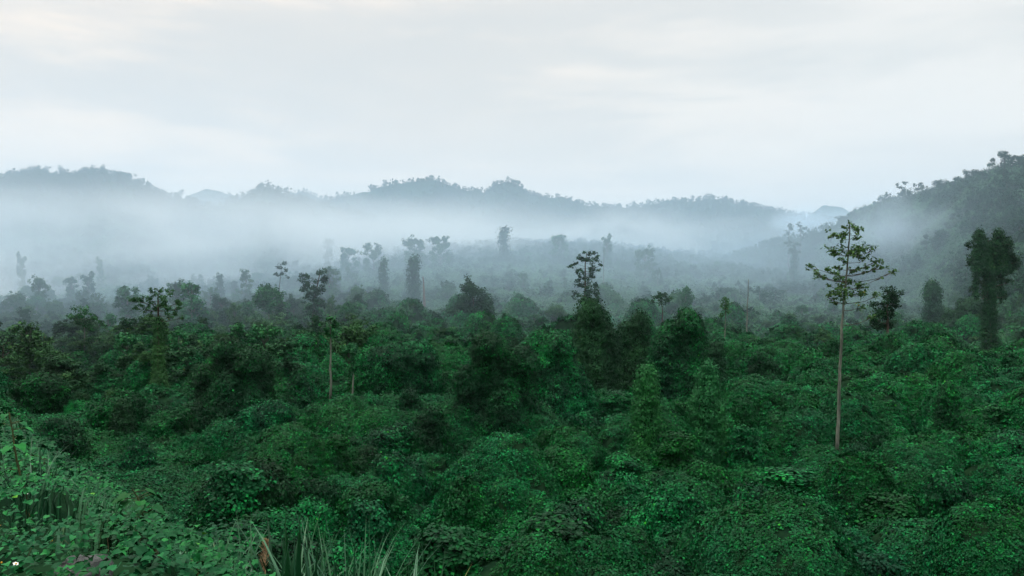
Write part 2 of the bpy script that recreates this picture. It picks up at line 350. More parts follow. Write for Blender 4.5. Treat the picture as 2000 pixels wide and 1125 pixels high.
# ------------------------------------------------------------------ creeper-draped masses
def lobe_R(l, u):
    return l['r'] * (np.clip(1 - np.clip(u, 0, 1) ** l['p'], 0, 1) ** 0.5) * (1 + l['fl'] * np.clip(1 - u, 0, 1) ** 2.5)
def drape(lobes, leaf, lai, seed, rope=0.10, lump=0.20, core=True, rag=0.6, tuft=1.0):
    rg = np.random.default_rng(seed)
    mb = MB()
    for li, l in enumerate(lobes):
        ug = np.concatenate([np.linspace(0, .8, 60), np.linspace(.81, 1, 60)])
        R = lobe_R(l, ug); Z = ug * l['h']
        ds = np.hypot(np.diff(R), np.diff(Z)); Rm = (R[1:] + R[:-1]) / 2
        area = 2 * math.pi * np.sum(Rm * ds)
        n = int(lai * area / (0.40 * leaf * leaf)) + 20
        cdf = np.concatenate([[0], np.cumsum(Rm * ds)]); cdf /= cdf[-1]
        u = np.interp(rg.uniform(0, 1, n), cdf, ug)
        th = rg.uniform(0, 2 * math.pi, n)
        def surf(u, th):
            r = lobe_R(l, u)
            z = u * l['h']
            p = np.stack([r * np.cos(th), r * np.sin(th), z], -1) + np.array([l['x'], l['y'], l['z']])
            k = 1.1 / max(l['r'], .3)
            tf = max(leaf * 1.7, .26); tk = tuft
            def disp(q):
                return lump * l['r'] * (1.3 * vnoise(q * k * 1.1, seed + li) + 0.9 * vnoise(q * k * 2.6, seed + li + 9)) \
                    + tk * tf * .8 * (1.1 - 2.0 * np.abs(vnoise(q * (.42 / tf), seed + 23))) + tk * .55 * tf * vnoise(q * (.95 / tf), seed + 29)
            dn = disp(p) + rope * l['r'] * vnoise(np.stack([np.cos(th) * 3.2, np.sin(th) * 3.2, z * .25 / max(l['r'], .3)], -1) * 1.6, seed + 5)
            du = 1e-3
            dr = (lobe_R(l, np.minimum(u + du, 1)) - lobe_R(l, np.maximum(u - du, 0))); dz = np.full_like(u, 2 * du * l['h'])
            nn = nrm(np.stack([dz * np.cos(th), dz * np.sin(th), -dr], -1))
            t1 = np.stack([-np.sin(th), np.cos(th), np.zeros_like(th)], -1); t2 = np.cross(nn, t1); e_ = .35 * tf
            g1 = (disp(p + t1 * e_) - disp(p - t1 * e_)) / (2 * e_); g2 = (disp(p + t2 * e_) - disp(p - t2 * e_)) / (2 * e_)
            tn = nrm(nn - t1 * np.clip(g1, -.7, .7)[:, None] - t2 * np.clip(g2, -.7, .7)[:, None])
            return p + nn * dn[:, None], nn, tn
        P, Nn, Tn = surf(u, th)
        off = np.abs(rg.normal(0, rag * leaf * 1.6, n)) * (rg.uniform(0, 1, n) < .55) + rg.uniform(-.8, .3, n) * leaf
        P = P + Nn * off[:, None]
        keep = P[:, 2] > -0.3
        for lj, o2 in enumerate(lobes):
            if lj == li: continue
            uu = (P[:, 2] - o2['z']) / o2['h']
            ins = (uu > 0) & (uu < .97) & (np.hypot(P[:, 0] - o2['x'], P[:, 1] - o2['y']) < .78 * lobe_R(o2, uu))
            keep &= ~ins
        P = P[keep]; Nn = Nn[keep]; Tn = Tn[keep]; th = th[keep]; n = len(P)
        up = np.array([[0, 0, 1.]])
        LN = nrm(Tn * 0.95 + up * 0.14 + rg.normal(0, .28, (n, 3)))
        down = nrm(-up + Nn * (np.sum(Nn * up, 1, keepdims=True)) + 1e-3)
        T = down + rg.normal(0, .6, (n, 3))
        tint = 0.42 + 0.22 * vnoise(P * .55 / max(leaf / .25, .6), seed + 2) + rg.normal(0, .13, n)
        tint = np.where(rg.uniform(0, 1, n) < .0004, 1.0, np.clip(tint, 0, .93))
        leaves(mb, P, LN, T, leaf * rg.uniform(.65, 1.3, n), tint)
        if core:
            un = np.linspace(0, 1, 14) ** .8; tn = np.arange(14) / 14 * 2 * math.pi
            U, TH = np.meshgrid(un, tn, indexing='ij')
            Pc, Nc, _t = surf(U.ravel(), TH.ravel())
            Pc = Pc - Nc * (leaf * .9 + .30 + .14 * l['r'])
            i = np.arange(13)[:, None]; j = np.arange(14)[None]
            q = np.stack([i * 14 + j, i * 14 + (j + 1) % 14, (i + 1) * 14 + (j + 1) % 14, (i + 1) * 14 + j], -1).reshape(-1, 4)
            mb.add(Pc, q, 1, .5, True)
    return mb
def lobe(x, y, r, h, z=0, p=3.0, fl=0.3): return dict(x=x, y=y, r=r, h=h, z=z, p=p, fl=fl)
def shape(kind, w, h, rg):
    """lobes of a draped mass of full width w and height h"""
    j = lambda a=.12: 1 + rg.uniform(-a, a)
    R = w / 2
    if kind == 'column':
        ls = [lobe(0, 0, R * .72, h, p=8, fl=.15), lobe(R * .35, -R * .3, R * .55, h * .55 * j(), p=4, fl=.3), lobe(-R * .4, -R * .1, R * .55, h * .42 * j(), p=4, fl=.3),
              lobe(R * .15, R * .1, R * .55, h * .16, z=h * .88, p=2, fl=0), lobe(-R * .3, -R * .2, R * .45, h * .2, z=h * .74, p=2.5, fl=0)]
    elif kind == 'spire':
        ls = [lobe(0, 0, R * .46, h, p=5, fl=.5), lobe(R * .34, -R * .15, R * .44, h * .40 * j(), p=3, fl=.4), lobe(-R * .36, -R * .1, R * .42, h * .33 * j(), p=3, fl=.4),
              lobe(0, -R * .4, R * .44, h * .30 * j(), p=3, fl=.4), lobe(R * .06, 0, R * .30, h * .16, z=h * .87, p=2, fl=0)]
    elif kind == 'horn':
        ls = [lobe(0, 0, R * .62, h, p=2.8, fl=.25), lobe(R * .30, -R * .2, R * .46, h * .62 * j(.05), p=3.5, fl=.2), lobe(-R * .36, -R * .1, R * .44, h * .40 * j(), p=3, fl=.35),
              lobe(0, -R * .45, R * .46, h * .36 * j(), p=3, fl=.3), lobe(R * .05, 0, R * .26, h * .2, z=h * .84, p=2, fl=0)]
    elif kind == 'cone':
        ls = [lobe(0, 0, R * .74, h, p=2.2, fl=.15), lobe(R * .5, -R * .25, R * .5, h * .60 * j(), p=3, fl=.2), lobe(-R * .5, -R * .2, R * .5, h * .54 * j(), p=3, fl=.2),
              lobe(0, -R * .55, R * .5, h * .42 * j(), p=3, fl=.2), lobe(R * .1, -.1 * R, R * .42, h * .82, p=4, fl=0)]
    elif kind == 'flat':
        ls = [lobe(-R * .45, 0, R * .56, h * .93 * j(.05), p=9, fl=-.1), lobe(R * .45, R * .1, R * .56, h * j(.03), p=9, fl=-.1), lobe(0, -R * .2, R * .6, h * .97, p=8, fl=-.1),
              lobe(R * .1, R * .4, R * .6, h * .97, p=6, fl=0), lobe(-R * .6, -R * .2, R * .4, h * .2, z=h * .72, p=2, fl=0), lobe(R * .62, -R * .1, R * .4, h * .22, z=h * .74, p=2, fl=0)]
    elif kind == 'dome':
        ls = [lobe(0, 0, R * .80, h, p=4, fl=0), lobe(R * .5, -R * .1, R * .52, h * .80 * j(), p=4, fl=.1), lobe(-R * .5, -R * .1, R * .52, h * .76 * j(), p=4, fl=.1),
              lobe(R * .1, -R * .55, R * .55, h * .58 * j(), p=3.5, fl=.1), lobe(-R * .2, -.2 * R, R * .5, h * .2, z=h * .84, p=2, fl=0)]
    elif kind == 'twin':
        ls = [lobe(R * .40, 0, R * .58, h, p=6, fl=.05), lobe(-R * .42, R * .05, R * .58, h * .82 * j(), p=6, fl=.05), lobe(0, -R * .35, R * .55, h * .64 * j(), p=4, fl=.15),
              lobe(R * .3, -R * .15, R * .5, h * .18, z=h * .78, p=2, fl=0)]
    elif kind == 'mass':
        ls = [lobe(-R * .1, 0, R * .46, h, p=5, fl=.1), lobe(R * .38, R * .1, R * .50, h * .90 * j(.06), p=5, fl=.1), lobe(-R * .50, -R * .05, R * .44, h * .80 * j(.06), p=5, fl=.1),
              lobe(R * .08, -R * .45, R * .44, h * .68 * j(), p=4, fl=.2), lobe(-R * .32, -R * .5, R * .36, h * .52 * j(), p=4, fl=.2), lobe(R * .58, -R * .35, R * .38, h * .56 * j(), p=4, fl=.2),
              lobe(R * .12, R * .1, R * .34, h * .97 * j(.03), p=4, fl=.1), lobe(-R * .25, -.15 * R, R * .35, h * .16, z=h * .86, p=2, fl=0), lobe(R * .5, -.15 * R, R * .36, h * .18, z=h * .74, p=2, fl=0),
              lobe(-R * .7, -.2 * R, R * .3, h * .2, z=h * .58, p=2, fl=0)]
    elif kind == 'slope':
        ls = [lobe(-R * .35, 0, R * .52, h, p=5, fl=.1), lobe(R * .1, R * .05, R * .5, h * .92, p=4.5, fl=.1), lobe(R * .45, -R * .05, R * .45, h * .70, p=4, fl=.2),
              lobe(R * .75, -R * .15, R * .38, h * .42, p=3, fl=.3), lobe(-R * .1, -R * .45, R * .45, h * .58, p=4, fl=.2), lobe(0, -.2 * R, R * .4, h * .18, z=h * .8, p=2, fl=0)]
    elif kind == 'bush':
        ls = [lobe(0, 0, R * .7, h, p=3, fl=-.1), lobe(R * .5, -.2 * R, R * .5, h * .8 * j(), p=3, fl=-.05), lobe(-R * .5, -.1 * R, R * .5, h * .7 * j(), p=3, fl=-.05), lobe(0, -R * .6, R * .45, h * .55 * j(), p=3, fl=0)]
    rot = rg.uniform(-.25, .25)
    for l in ls:
        x, y = l['x'], l['y']; l['x'] = x * math.cos(rot) - y * math.sin(rot); l['y'] = x * math.sin(rot) + y * math.cos(rot)
    return ls

# ------------------------------------------------------------------ trees with open crowns
def clump_leaves(mb, c, r, leaf, n, rg, seed, flat=0.85, sub=5, droop=0.0, mat=0, base_t=0.45):
    r3 = np.array([r, r, r * flat])
    sc_ = c + rg.normal(0, .42, (sub, 3)) * r3
    k = rg.integers(0, sub, n)
    d = nrm(rg.normal(0, 1, (n, 3))) * (rg.uniform(0, 1, (n, 1)) ** .45)
    P = sc_[k] + d * r3 * rg.uniform(.35, .75, (sub, 1))[k]
    up = np.array([[0, 0, 1.]])
    LN = up * .75 + d * .45 + rg.normal(0, .4, (n, 3))
    T = d * np.array([1, 1, .2]) + rg.normal(0, .5, (n, 3)) - up * (.25 + droop)
    t0 = rg.normal(0, .10, sub)[k]
    tint = np.clip(base_t + t0 + rg.normal(0, .13, n), 0, .93)
    leaves(mb, P, LN, T, leaf * rg.uniform(.65, 1.3, n), tint, mat)
def px_tree(name, label, cat, depth, base, trunk, rad, clumps, leaf, leafmat='tree', bark='bark', seed=1, dens=1.0, sleeve=None, droop=0.0, group=None, limbs=True, deep=1.0, flat=0.80):
    """tree whose limbs and leaf masses were measured on the photo (px, row, px radius) at a known distance; depth spread is its own"""
    rg = np.random.default_rng(seed)
    k = depth / F; px0, r0 = base
    X, Y = (px0 - CX) / F * depth, depth
    gz = float(look(Hb, X, Y)); zb = (CY - r0) * k
    Z0 = min(zb, gz) - .3
    root = bpy.data.objects.new(name, None); COL.objects.link(root); root.location = (X, Y, Z0)
    tag(root, label, cat, group)
    zoff = zb - Z0
    def loc(p, y=0.0): return np.array([(p[0] - px0) * k, y, (r0 - p[1]) * k + zoff])
    tp = [np.array([0, 0, 0.])] + [loc(p) for p in trunk]
    tp = np.array(tp)
    seg = []
    for a, b in zip(tp[:-1], tp[1:]):
        seg.append(wobble(a, b, 6, .05, rg)[:-1])
    seg = np.concatenate(seg + [tp[-1:]])
    hz = np.linspace(0, 1, len(seg))
    mbt = MB()
    r_base = rad * k
    tr = r_base * (1 - .72 * hz) * (1 + .5 * np.exp(-hz * 25))
    tube(mbt, seg, tr, 0, 8)
    mb = MB() if clumps else None
    for ci, c in enumerate(clumps):
        cr = c[2] * k
        reach = abs(c[0] - np.interp(-c[1], [-q[1] for q in ([base] + trunk)], [q[0] for q in ([base] + trunk)])) * k
        y = rg.uniform(-1, 1) * (cr * .9 + reach * .35) * deep
        cp = loc(c, y)
        n = int(dens * 2.6 * math.pi * cr * cr / (.36 * leaf * leaf)) + 12
        clump_leaves(mb, cp, cr, leaf, n, rg, seed + ci, sub=6, droop=droop, flat=flat)
        if limbs:
            zi = cp[2] - .22 * abs(cp[0] - np.interp(cp[2], seg[:, 2], seg[:, 0])) - .15 * cr
            i = int(np.argmin(np.abs(seg[:, 2] - zi)))
            b = wobble(seg[i], cp - np.array([0, 0, .25 * cr]), 6, .10, rg, sag=-.05)
            tube(mbt, b, np.linspace(max(tr[i] * .30, .02), .018, 6), 1, 5)
            for q in range(2):
                e = cp + rg.normal(0, .45, 3) * cr
                tube(mbt, wobble(b[4], e, 4, .1, rg), np.linspace(.03, .012, 4), 1, 4)
    obj('trunk', mbt.mesh(name + '_trunk', [bark, 'bark']), root)
    if mb: obj('crown', mb.mesh(name + '_crown', [leafmat]), root)
    if sleeve:
        mv = MB()
        for (pz, pr) in [sleeve]:
            ls = []
            for (p, r, hh) in pz: ls.append(lobe((p[0] - px0) * k, 0, r * k, hh * k, z=(r0 - p[1]) * k + zoff, p=pr, fl=.25))
        mv = drape(ls, leaf * .8, 2.2, seed + 50, rope=.12, lump=.10, tuft=.5)
        obj('vines', mv.mesh(name + '_vines', ['vine' if leafmat == 'vine' else leafmat, 'core']), root)
    return root

LAND = []        # (px, row, phrase) things other labels can refer to
BOX = []         # (x0, x1, top, bottom, distance) pictures of measured things, kept clear of loose ones

# ------------------------------------------------------------------ ground sheet
mbg = MB()
gi = np.arange(NR - 1)[:, None]; gj = np.arange(NC - 1)[None]
gq = np.stack([gi * NC + gj, gi * NC + gj + 1, (gi + 1) * NC + gj + 1, (gi + 1) * NC + gj], -1).reshape(-1, 4)
mbg.add(np.stack([GX.ravel(), GY.ravel(), Hm.ravel()], -1), gq[:, ::-1], 0, .5, True)
tag(obj('ground', mbg.mesh('ground', ['soil'])), kind='structure')

# ------------------------------------------------------------------ uncountable cover: points carrying leaf sheets
def instancer(name, P, Rm, scl, idx, protos, label):
    pc = bpy.data.collections.new(name + '_sources')
    for i, me in enumerate(protos):
        pc.objects.link(bpy.data.objects.new('%s_source_%02d' % (name, i), me))
    me = bpy.data.meshes.new(name)
    me.vertices.add(len(P)); me.vertices.foreach_set('co', np.asarray(P, np.float32).ravel())
    ry = np.arcsin(np.clip(-Rm[:, 2, 0], -1, 1)); rx = np.arctan2(Rm[:, 2, 1], Rm[:, 2, 2]); rz = np.arctan2(Rm[:, 1, 0], Rm[:, 0, 0])
    a = me.attributes.new('rot', 'FLOAT_VECTOR', 'POINT'); a.data.foreach_set('vector', np.stack([rx, ry, rz], -1).astype(np.float32).ravel())
    a = me.attributes.new('scl', 'FLOAT_VECTOR', 'POINT'); a.data.foreach_set('vector', np.asarray(scl, np.float32).ravel())
    a = me.attributes.new('idx', 'INT', 'POINT'); a.data.foreach_set('value', np.asarray(idx, np.int32))
    me.update()
    o = obj(name, me)
    g = bpy.data.node_groups.new(name, 'GeometryNodeTree')
    g.interface.new_socket('Geometry', in_out='INPUT', socket_type='NodeSocketGeometry')
    g.interface.new_socket('Geometry', in_out='OUTPUT', socket_type='NodeSocketGeometry')
    gin = g.nodes.new('NodeGroupInput'); gout = g.nodes.new('NodeGroupOutput')
    iop = g.nodes.new('GeometryNodeInstanceOnPoints')
    ci = g.nodes.new('GeometryNodeCollectionInfo'); ci.inputs['Collection'].default_value = pc
    ci.inputs['Separate Children'].default_value = True; ci.inputs['Reset Children'].default_value = True
    def na(n, t):
        x = g.nodes.new('GeometryNodeInputNamedAttribute'); x.data_type = t; x.inputs['Name'].default_value = n
        return x.outputs['Attribute']
    e2r = g.nodes.new('FunctionNodeEulerToRotation')
    g.links.new(gin.outputs[0], iop.inputs['Points']); g.links.new(ci.outputs[0], iop.inputs['Instance'])
    iop.inputs['Pick Instance'].default_value = True
    g.links.new(na('idx', 'INT'), iop.inputs['Instance Index'])
    g.links.new(na('rot', 'FLOAT_VECTOR'), e2r.inputs[0]); g.links.new(e2r.outputs[0], iop.inputs['Rotation'])
    g.links.new(na('scl', 'FLOAT_VECTOR'), iop.inputs['Scale'])
    g.links.new(iop.outputs[0], gout.inputs[0])
    md = o.modifiers.new('scatter', 'NODES'); md.node_group = g
    return tag(o, label, None, None, 'stuff')
def frames(nx, ny, nz, yaw):
    n = len(nx); z = nrm(np.stack([nx, ny, nz], -1))
    h = np.stack([np.cos(yaw), np.sin(yaw), np.zeros(n)], -1)
    x = nrm(h - z * np.sum(h * z, 1, keepdims=True)); y = np.cross(z, x)
    return np.stack([x, y, z], -1)
def leaf_sheet(seed, leaf, n, R, mat, rough_=0.20):
    rg = np.random.default_rng(seed); mb = MB()
    r = R * np.sqrt(rg.uniform(0, 1, n)); th = rg.uniform(0, 2 * math.pi, n)
    P = np.stack([r * np.cos(th), r * np.sin(th), np.zeros(n)], -1)
    f_ = lambda q: rough_ * (1.0 - 2.2 * np.abs(vnoise(q * 1.25, seed))) + .5 * rough_ * vnoise(q * 3.0, seed + 3)
    h0 = f_(P); gx_ = (f_(P + [.12, 0, 0]) - f_(P - [.12, 0, 0])) / .24; gy_ = (f_(P + [0, .12, 0]) - f_(P - [0, .12, 0])) / .24
    P[:, 2] = .16 + h0 + rg.uniform(-.24, .20, n) - .12 * (r / R) ** 2
    up = np.array([[0, 0, 1.]])
    LN = up * .95 - np.stack([gx_, gy_, gx_ * 0], -1) * .7 + rg.normal(0, .24, (n, 3)); T = rg.normal(0, 1, (n, 3)) - up * .3
    tint = np.clip(.42 + .2 * vnoise(P * 1.3, seed + 4) + rg.normal(0, .13, n), 0, .93)
    tint = np.where(rg.uniform(0, 1, n) < .0003, 1.0, tint)
    leaves(mb, P, LN, T, leaf * rg.uniform(.65, 1.3, n), tint)
    return mb.mesh('leaf_sheet', [mat])
rg = np.random.default_rng(11)
protos = [leaf_sheet(100 + i, (.16, .20, .22, .24, .28)[i % 5], (370, 240, 205, 175, 130)[i % 5], 1.0, 'vine') for i in range(10)] + [leaf_sheet(140 + i, .24, 150, 1.0, 'scrub') for i in range(6)]
dd = []
for d0, d1 in zip(np.geomspace(26, 620, 40)[:-1], np.geomspace(26, 620, 40)[1:]):
    dm = (d0 + d1) / 2; s = max(.62, dm / 110)
    n = int(0.86 * (d1 * d1 - d0 * d0) / (math.pi * s * s) * 3.4 * 6)
    dd.append(np.sqrt(rg.uniform(d0 * d0, d1 * d1, n)))
dd = np.concatenate(dd); aa = rg.uniform(-.86, .86, len(dd))
x = dd * np.sin(aa); y = dd * np.cos(aa)
s_edge = ((x + 13.6) * 20 + (y - 24) * 13.5) / 24.13
e = np.maximum(.2, .2 * dd / 85)
gr = np.hypot(look(Hm, x + e, y) - look(Hm, x - e, y), look(Hm, x, y + e) - look(Hm, x, y - e)) / (2 * e)
k = ((s_edge > 2.0) | (y > 27)) & (rg.uniform(0, 1, len(x)) < np.minimum(np.sqrt(1 + gr * gr) ** 1.15, 6) / 6); x, y, dd, aa = x[k], y[k], dd[k], aa[k]
sc_ = np.maximum(.62, dd / 110) * rg.uniform(.85, 1.2, len(dd))
z = look(Hm, x, y); e = np.maximum(.3, .5 * sc_)
nx = -(look(Hm, x + e, y) - look(Hm, x - e, y)) / (2 * e); ny = -(look(Hm, x, y + e) - look(Hm, x, y - e)) / (2 * e)
Rm = frames(nx, ny, np.ones_like(nx) * 1.0, rg.uniform(0, 6.28, len(x)))
far = dd + rg.normal(0, 25, len(dd)) > 310
idx = np.where(far, rg.integers(10, 16, len(dd)), rg.integers(0, 10, len(dd)))
instancer('creeper_cover', np.stack([x, y, z], -1), Rm, np.repeat(sc_[:, None], 3, 1), idx, protos,
          'dense green creeper leaves covering the whole valley floor and lower slopes')

# ------------------------------------------------------------------ draped trees measured on the photo
def vine(kind, px, rb, rt, wpx, label, name='vine_covered_tree', cat='vine covered tree', seed=1, mat='shaded_vine', lai=2.3, phrase=None, depth=None, trunk=None, rope=.12, lump=.11):
    rg = np.random.default_rng(seed * 13 + 5)
    d = depth or solve(px, rb)
    k = d / F
    X = (px - CX) * k; gz = float(look(Hb, X, d)); zb = (CY - rb) * k
    z0 = min(gz, zb) - .4
    h = (CY - rt) * k - z0; wm = wpx * k
    lf = max(.19, d * .0023)
    mb = drape(shape(kind, wm, h, rg), lf, lai, seed * 31, rope=rope, lump=lump, tuft=.6)
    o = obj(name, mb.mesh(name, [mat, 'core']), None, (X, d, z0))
    tag(o, label, cat)
    if trunk:
        mt = MB()
        p = [((q - px) * k, -wm * .45, (CY - r) * k - z0) for q, r in trunk]
        tube(mt, wobble(p[0], p[-1], 7, .04, rg), np.linspace(.11, .08, 7), 0, 7)
        obj('trunk', mt.mesh('draped_trunk', ['pale']), o)
    if phrase: LAND.append((px, (rb + rt) / 2, phrase))
    BOX.append((px - wpx * .45, px + wpx * .45, rt, rb - (rb - rt) * .25, d))
    return o
VT = 'vine_covered_tree'
vine('flat', 76, 812, 737, 96, 'flat-topped creeper-covered clump above the grassy bank at the left edge', seed=1, phrase='the flat-topped clump above the bank')
vine('mass', 460, 860, 668, 165, 'broad domed tree mass draped in creepers left of the slim pale pole tree', seed=2, phrase='the broad draped dome')
vine('flat', 520, 892, 788, 96, 'square-shouldered stump of creepers in front of the broad draped dome', seed=3, phrase='the square creeper stump')
vine('cone', 585, 815, 718, 62, 'narrow grey-green draped tree between the broad dome and the slim pole tree', seed=4)
vine('flat', 772, 812, 670, 150, 'wide draped tree right of the slim pole tree, short pale trunk at its side', seed=5, phrase='the wide pale-trunked draped tree', trunk=[(700, 770), (703, 725)])
vine('mass', 972, 908, 655, 178, 'largest creeper-draped tree, standing in the middle of the valley', seed=6, phrase='the largest draped tree', depth=86)
vine('slope', 1085, 835, 650, 150, 'draped tree whose creepers slope down to the right behind the largest one', seed=7, depth=104)
vine('dome', 1162, 800, 594, 96, 'dark round-headed draped column right behind the sloping draped tree', seed=8, mat='tree', phrase='the dark round-headed column', depth=128)
vine('twin', 1238, 770, 610, 62, 'dark leafy column beside the round-headed draped column', seed=9, mat='tree', depth=140)
vine('twin', 1325, 830, 602, 108, 'tall twin-headed wall of hanging creepers behind the two pointed towers', seed=10, phrase='the tall twin-headed creeper wall', depth=108)
vine('spire', 1262, 945, 718, 104, 'free-standing creeper tower with a blunt head and flared foot', seed=11, mat='fresh', phrase='the blunt creeper tower', lai=2.6)
vine('horn', 1380, 925, 712, 98, 'pointed creeper tower right of the blunt tower', seed=12, mat='fresh', phrase='the pointed creeper tower', lai=2.6)
vine('column', 1452, 905, 785, 60, 'short creeper pillar right of the pointed tower', seed=13, mat='vine')
vine('column', 1398, 775, 672, 42, 'slim dark creeper column behind the pointed tower', seed=14, mat='tree', depth=135)
vine('dome', 1490, 765, 692, 56, 'small domed creeper mound alone on the bright green flat', name='vine_mound', cat='vine mound', seed=15)
vine('spire', 1852, 900, 750, 82, 'cone-shaped creeper tower right of the tall pale-trunked tree', seed=16, phrase='the cone tower on the right')
vine('flat', 1972, 965, 850, 100, 'dark wall of hanging creepers at the right edge', seed=17, phrase='the creeper wall at the right edge')
vine('column', 1852, 1072, 930, 84, 'rounded creeper pillar low in the right corner', seed=18, phrase='the rounded pillar in the right corner', lai=2.6)
vine('cone', 905, 1070, 938, 122, 'large conical creeper mound below the largest draped tree', name='vine_mound', cat='vine mound', seed=19, mat='vine', phrase='the large conical mound', lai=2.6)
vine('flat', 718, 1062, 950, 96, 'round-shouldered creeper mound left of the large conical mound', name='vine_mound', cat='vine mound', seed=20, mat='vine', lai=2.6)
vine('cone', 270, 912, 852, 60, 'small pointed creeper mound just right of the bank', name='vine_mound', cat='vine mound', seed=21)
vine('dome', 120, 890, 822, 92, 'dark round creeper mound right behind the bank', name='vine_mound', cat='vine mound', seed=22)
vine('dome', 612, 935, 860, 90, 'round creeper mound below the slim pole tree', name='vine_mound', cat='vine mound', seed=23)
vine('cone', 932, 1000, 888, 84, 'bright knobbly creeper mound at the foot of the largest draped tree', name='vine_mound', cat='vine mound', seed=24, mat='vine')
vine('dome', 1378, 1010, 912, 110, 'broad creeper mound at the foot of the pointed tower', name='vine_mound', cat='vine mound', seed=25, mat='vine')
vine('cone', 1660, 970, 895, 96, 'creeper mound at the foot of the tall pale-trunked tree', name='vine_mound', cat='vine mound', seed=26, mat='vine')
vine('bush', 1310, 1075, 945, 190, 'widest low creeper mound in front of the blunt tower', name='vine_mound', cat='vine mound', seed=27, mat='vine', lai=2.6, phrase='the widest low mound')
vine('dome', 1715, 735, 690, 44, 'small dark creeper mound right of the tall pale trunk on the flat', name='vine_mound', cat='vine mound', seed=28)
vine('column', 1908, 780, 705, 36, 'small creeper post near the tall drooping column tree', seed=29)
vine('column', 1948, 800, 722, 34, 'shorter creeper post right of its twin near the right edge', seed=30)
vine('cone', 240, 860, 778, 50, 'dark spire of creepers in the dim hollow at the left', seed=31, mat='tree')
vine('dome', 845, 905, 800, 70, 'creeper-hung tree leaning on the left flank of the largest draped tree', seed=32)
vine('slope', 650, 850, 790, 60, 'low creeper heap at the foot of the slim pole tree', name='vine_mound', cat='vine mound', seed=33)
vine('dome', 1140, 880, 812, 72, 'creeper hummock in the dark gap right of the largest draped tree', name='vine_mound', cat='vine mound', seed=34)
vine('twin', 1880, 668, 585, 84, 'dark umbrella-shaped draped tree left of the drooping column tree', seed=35, mat='tree', phrase='the dark umbrella-shaped tree')
vine('column', 1820, 655, 553, 34, 'hazy creeper column left of the dark umbrella-shaped tree', seed=36, mat='tree')
vine('column', 808, 600, 503, 22, 'hazy narrow creeper column on the misty slope left of the middle', seed=37, mat='tree')
vine('column', 749, 585, 508, 16, 'thinnest hazy creeper column on the misty slope', seed=38, mat='tree')
vine('column', 985, 520, 446, 16, 'faint creeper column high on the misty slope in the middle', seed=39, mat='tree')

# ------------------------------------------------------------------ open trees measured on the photo
def hero(name, label, base, trunk, rad, clumps, leafk=.0022, depth=None, box=True, phrase=None, **kw):
    d = depth or solve(*base)
    o = px_tree(name, label, kw.pop('cat', 'tree'), d, base, trunk, rad, clumps, max(.2, d * leafk), **kw)
    ps = clumps or [(p[0], p[1], 3) for p in trunk]
    x0 = min(c[0] - c[2] for c in ps); x1 = max(c[0] + c[2] for c in ps)
    t0 = min(c[1] - c[2] for c in ps); t1 = max(c[1] + c[2] for c in ps)
    if box:
        BOX.append((x0, x1, t0, t1, d)); BOX.append((trunk[0][0] - 4, trunk[0][0] + 4, t1, base[1] - 25, d))
    if phrase: LAND.append(((x0 + x1) / 2, (t0 + t1) / 2, phrase))
    return o
hero('emergent_tree', 'tallest tree, with a long bare pale trunk and airy tiered crown', (1633, 912), [(1636, 840), (1640, 740), (1644, 655), (1647, 606), (1653, 539), (1658, 475), (1660, 438)], 3.8,
     [(1649,445,8),(1662,442,10),(1632,456,12),(1679,453,11),(1656,454,10),(1645,462,9),(1670,462,9),(1623,486,12),(1644,486,15),(1634,492,10),(1667,486,12),(1690,479,13),(1699,489,9),(1668,494,10),(1655,497,9),(1680,494,9),
      (1688,507,12),(1706,512,11),(1722,521,11),(1734,530,8),(1697,520,8),(1712,526,7),(1733,541,4),(1639,507,7),(1639,521,9),(1648,515,6),(1591,521,10),(1598,535,10),(1612,526,9),(1587,532,7),(1606,541,7),(1628,535,11),(1638,541,8),(1676,526,8),(1664,530,7),(1690,531,6),
      (1644,551,15),(1655,549,11),(1642,569,16),(1628,569,11),(1621,579,7),(1616,556,5),(1635,590,10),(1674,558,14),(1688,572,14),(1702,576,11),(1660,572,12),(1650,582,12),(1688,600,8),(1699,618,9)],
     leafk=.0030, leafmat='airy', bark='pale', seed=3, dens=.70, flat=.95, phrase='the tallest pale-trunked tree')
hero('leafy_tree', 'dark leafy tree standing close behind the tallest tree on its right', (1735, 672), [(1734, 640), (1733, 600), (1735, 575)], 3.5,
     [(1730,570,17),(1741,572,16),(1725,593,18),(1739,588,18),(1716,609,15),(1732,618,18),(1716,632,16),(1748,602,14),(1728,640,16),(1742,635,14),(1705,622,9)], seed=4, leafmat='tree', depth=172)
hero('slender_tree', 'slim pole-like pale tree with one small tuft of leaves on top', (645, 805), [(645, 720), (646, 660), (645, 622)], 2.6,
     [(644,622,9),(648,631,10),(640,641,11),(652,639,8),(636,653,8),(646,652,8)], leafmat='fresh', bark='pale', seed=5, leafk=.0034, phrase='the slim pole tree')
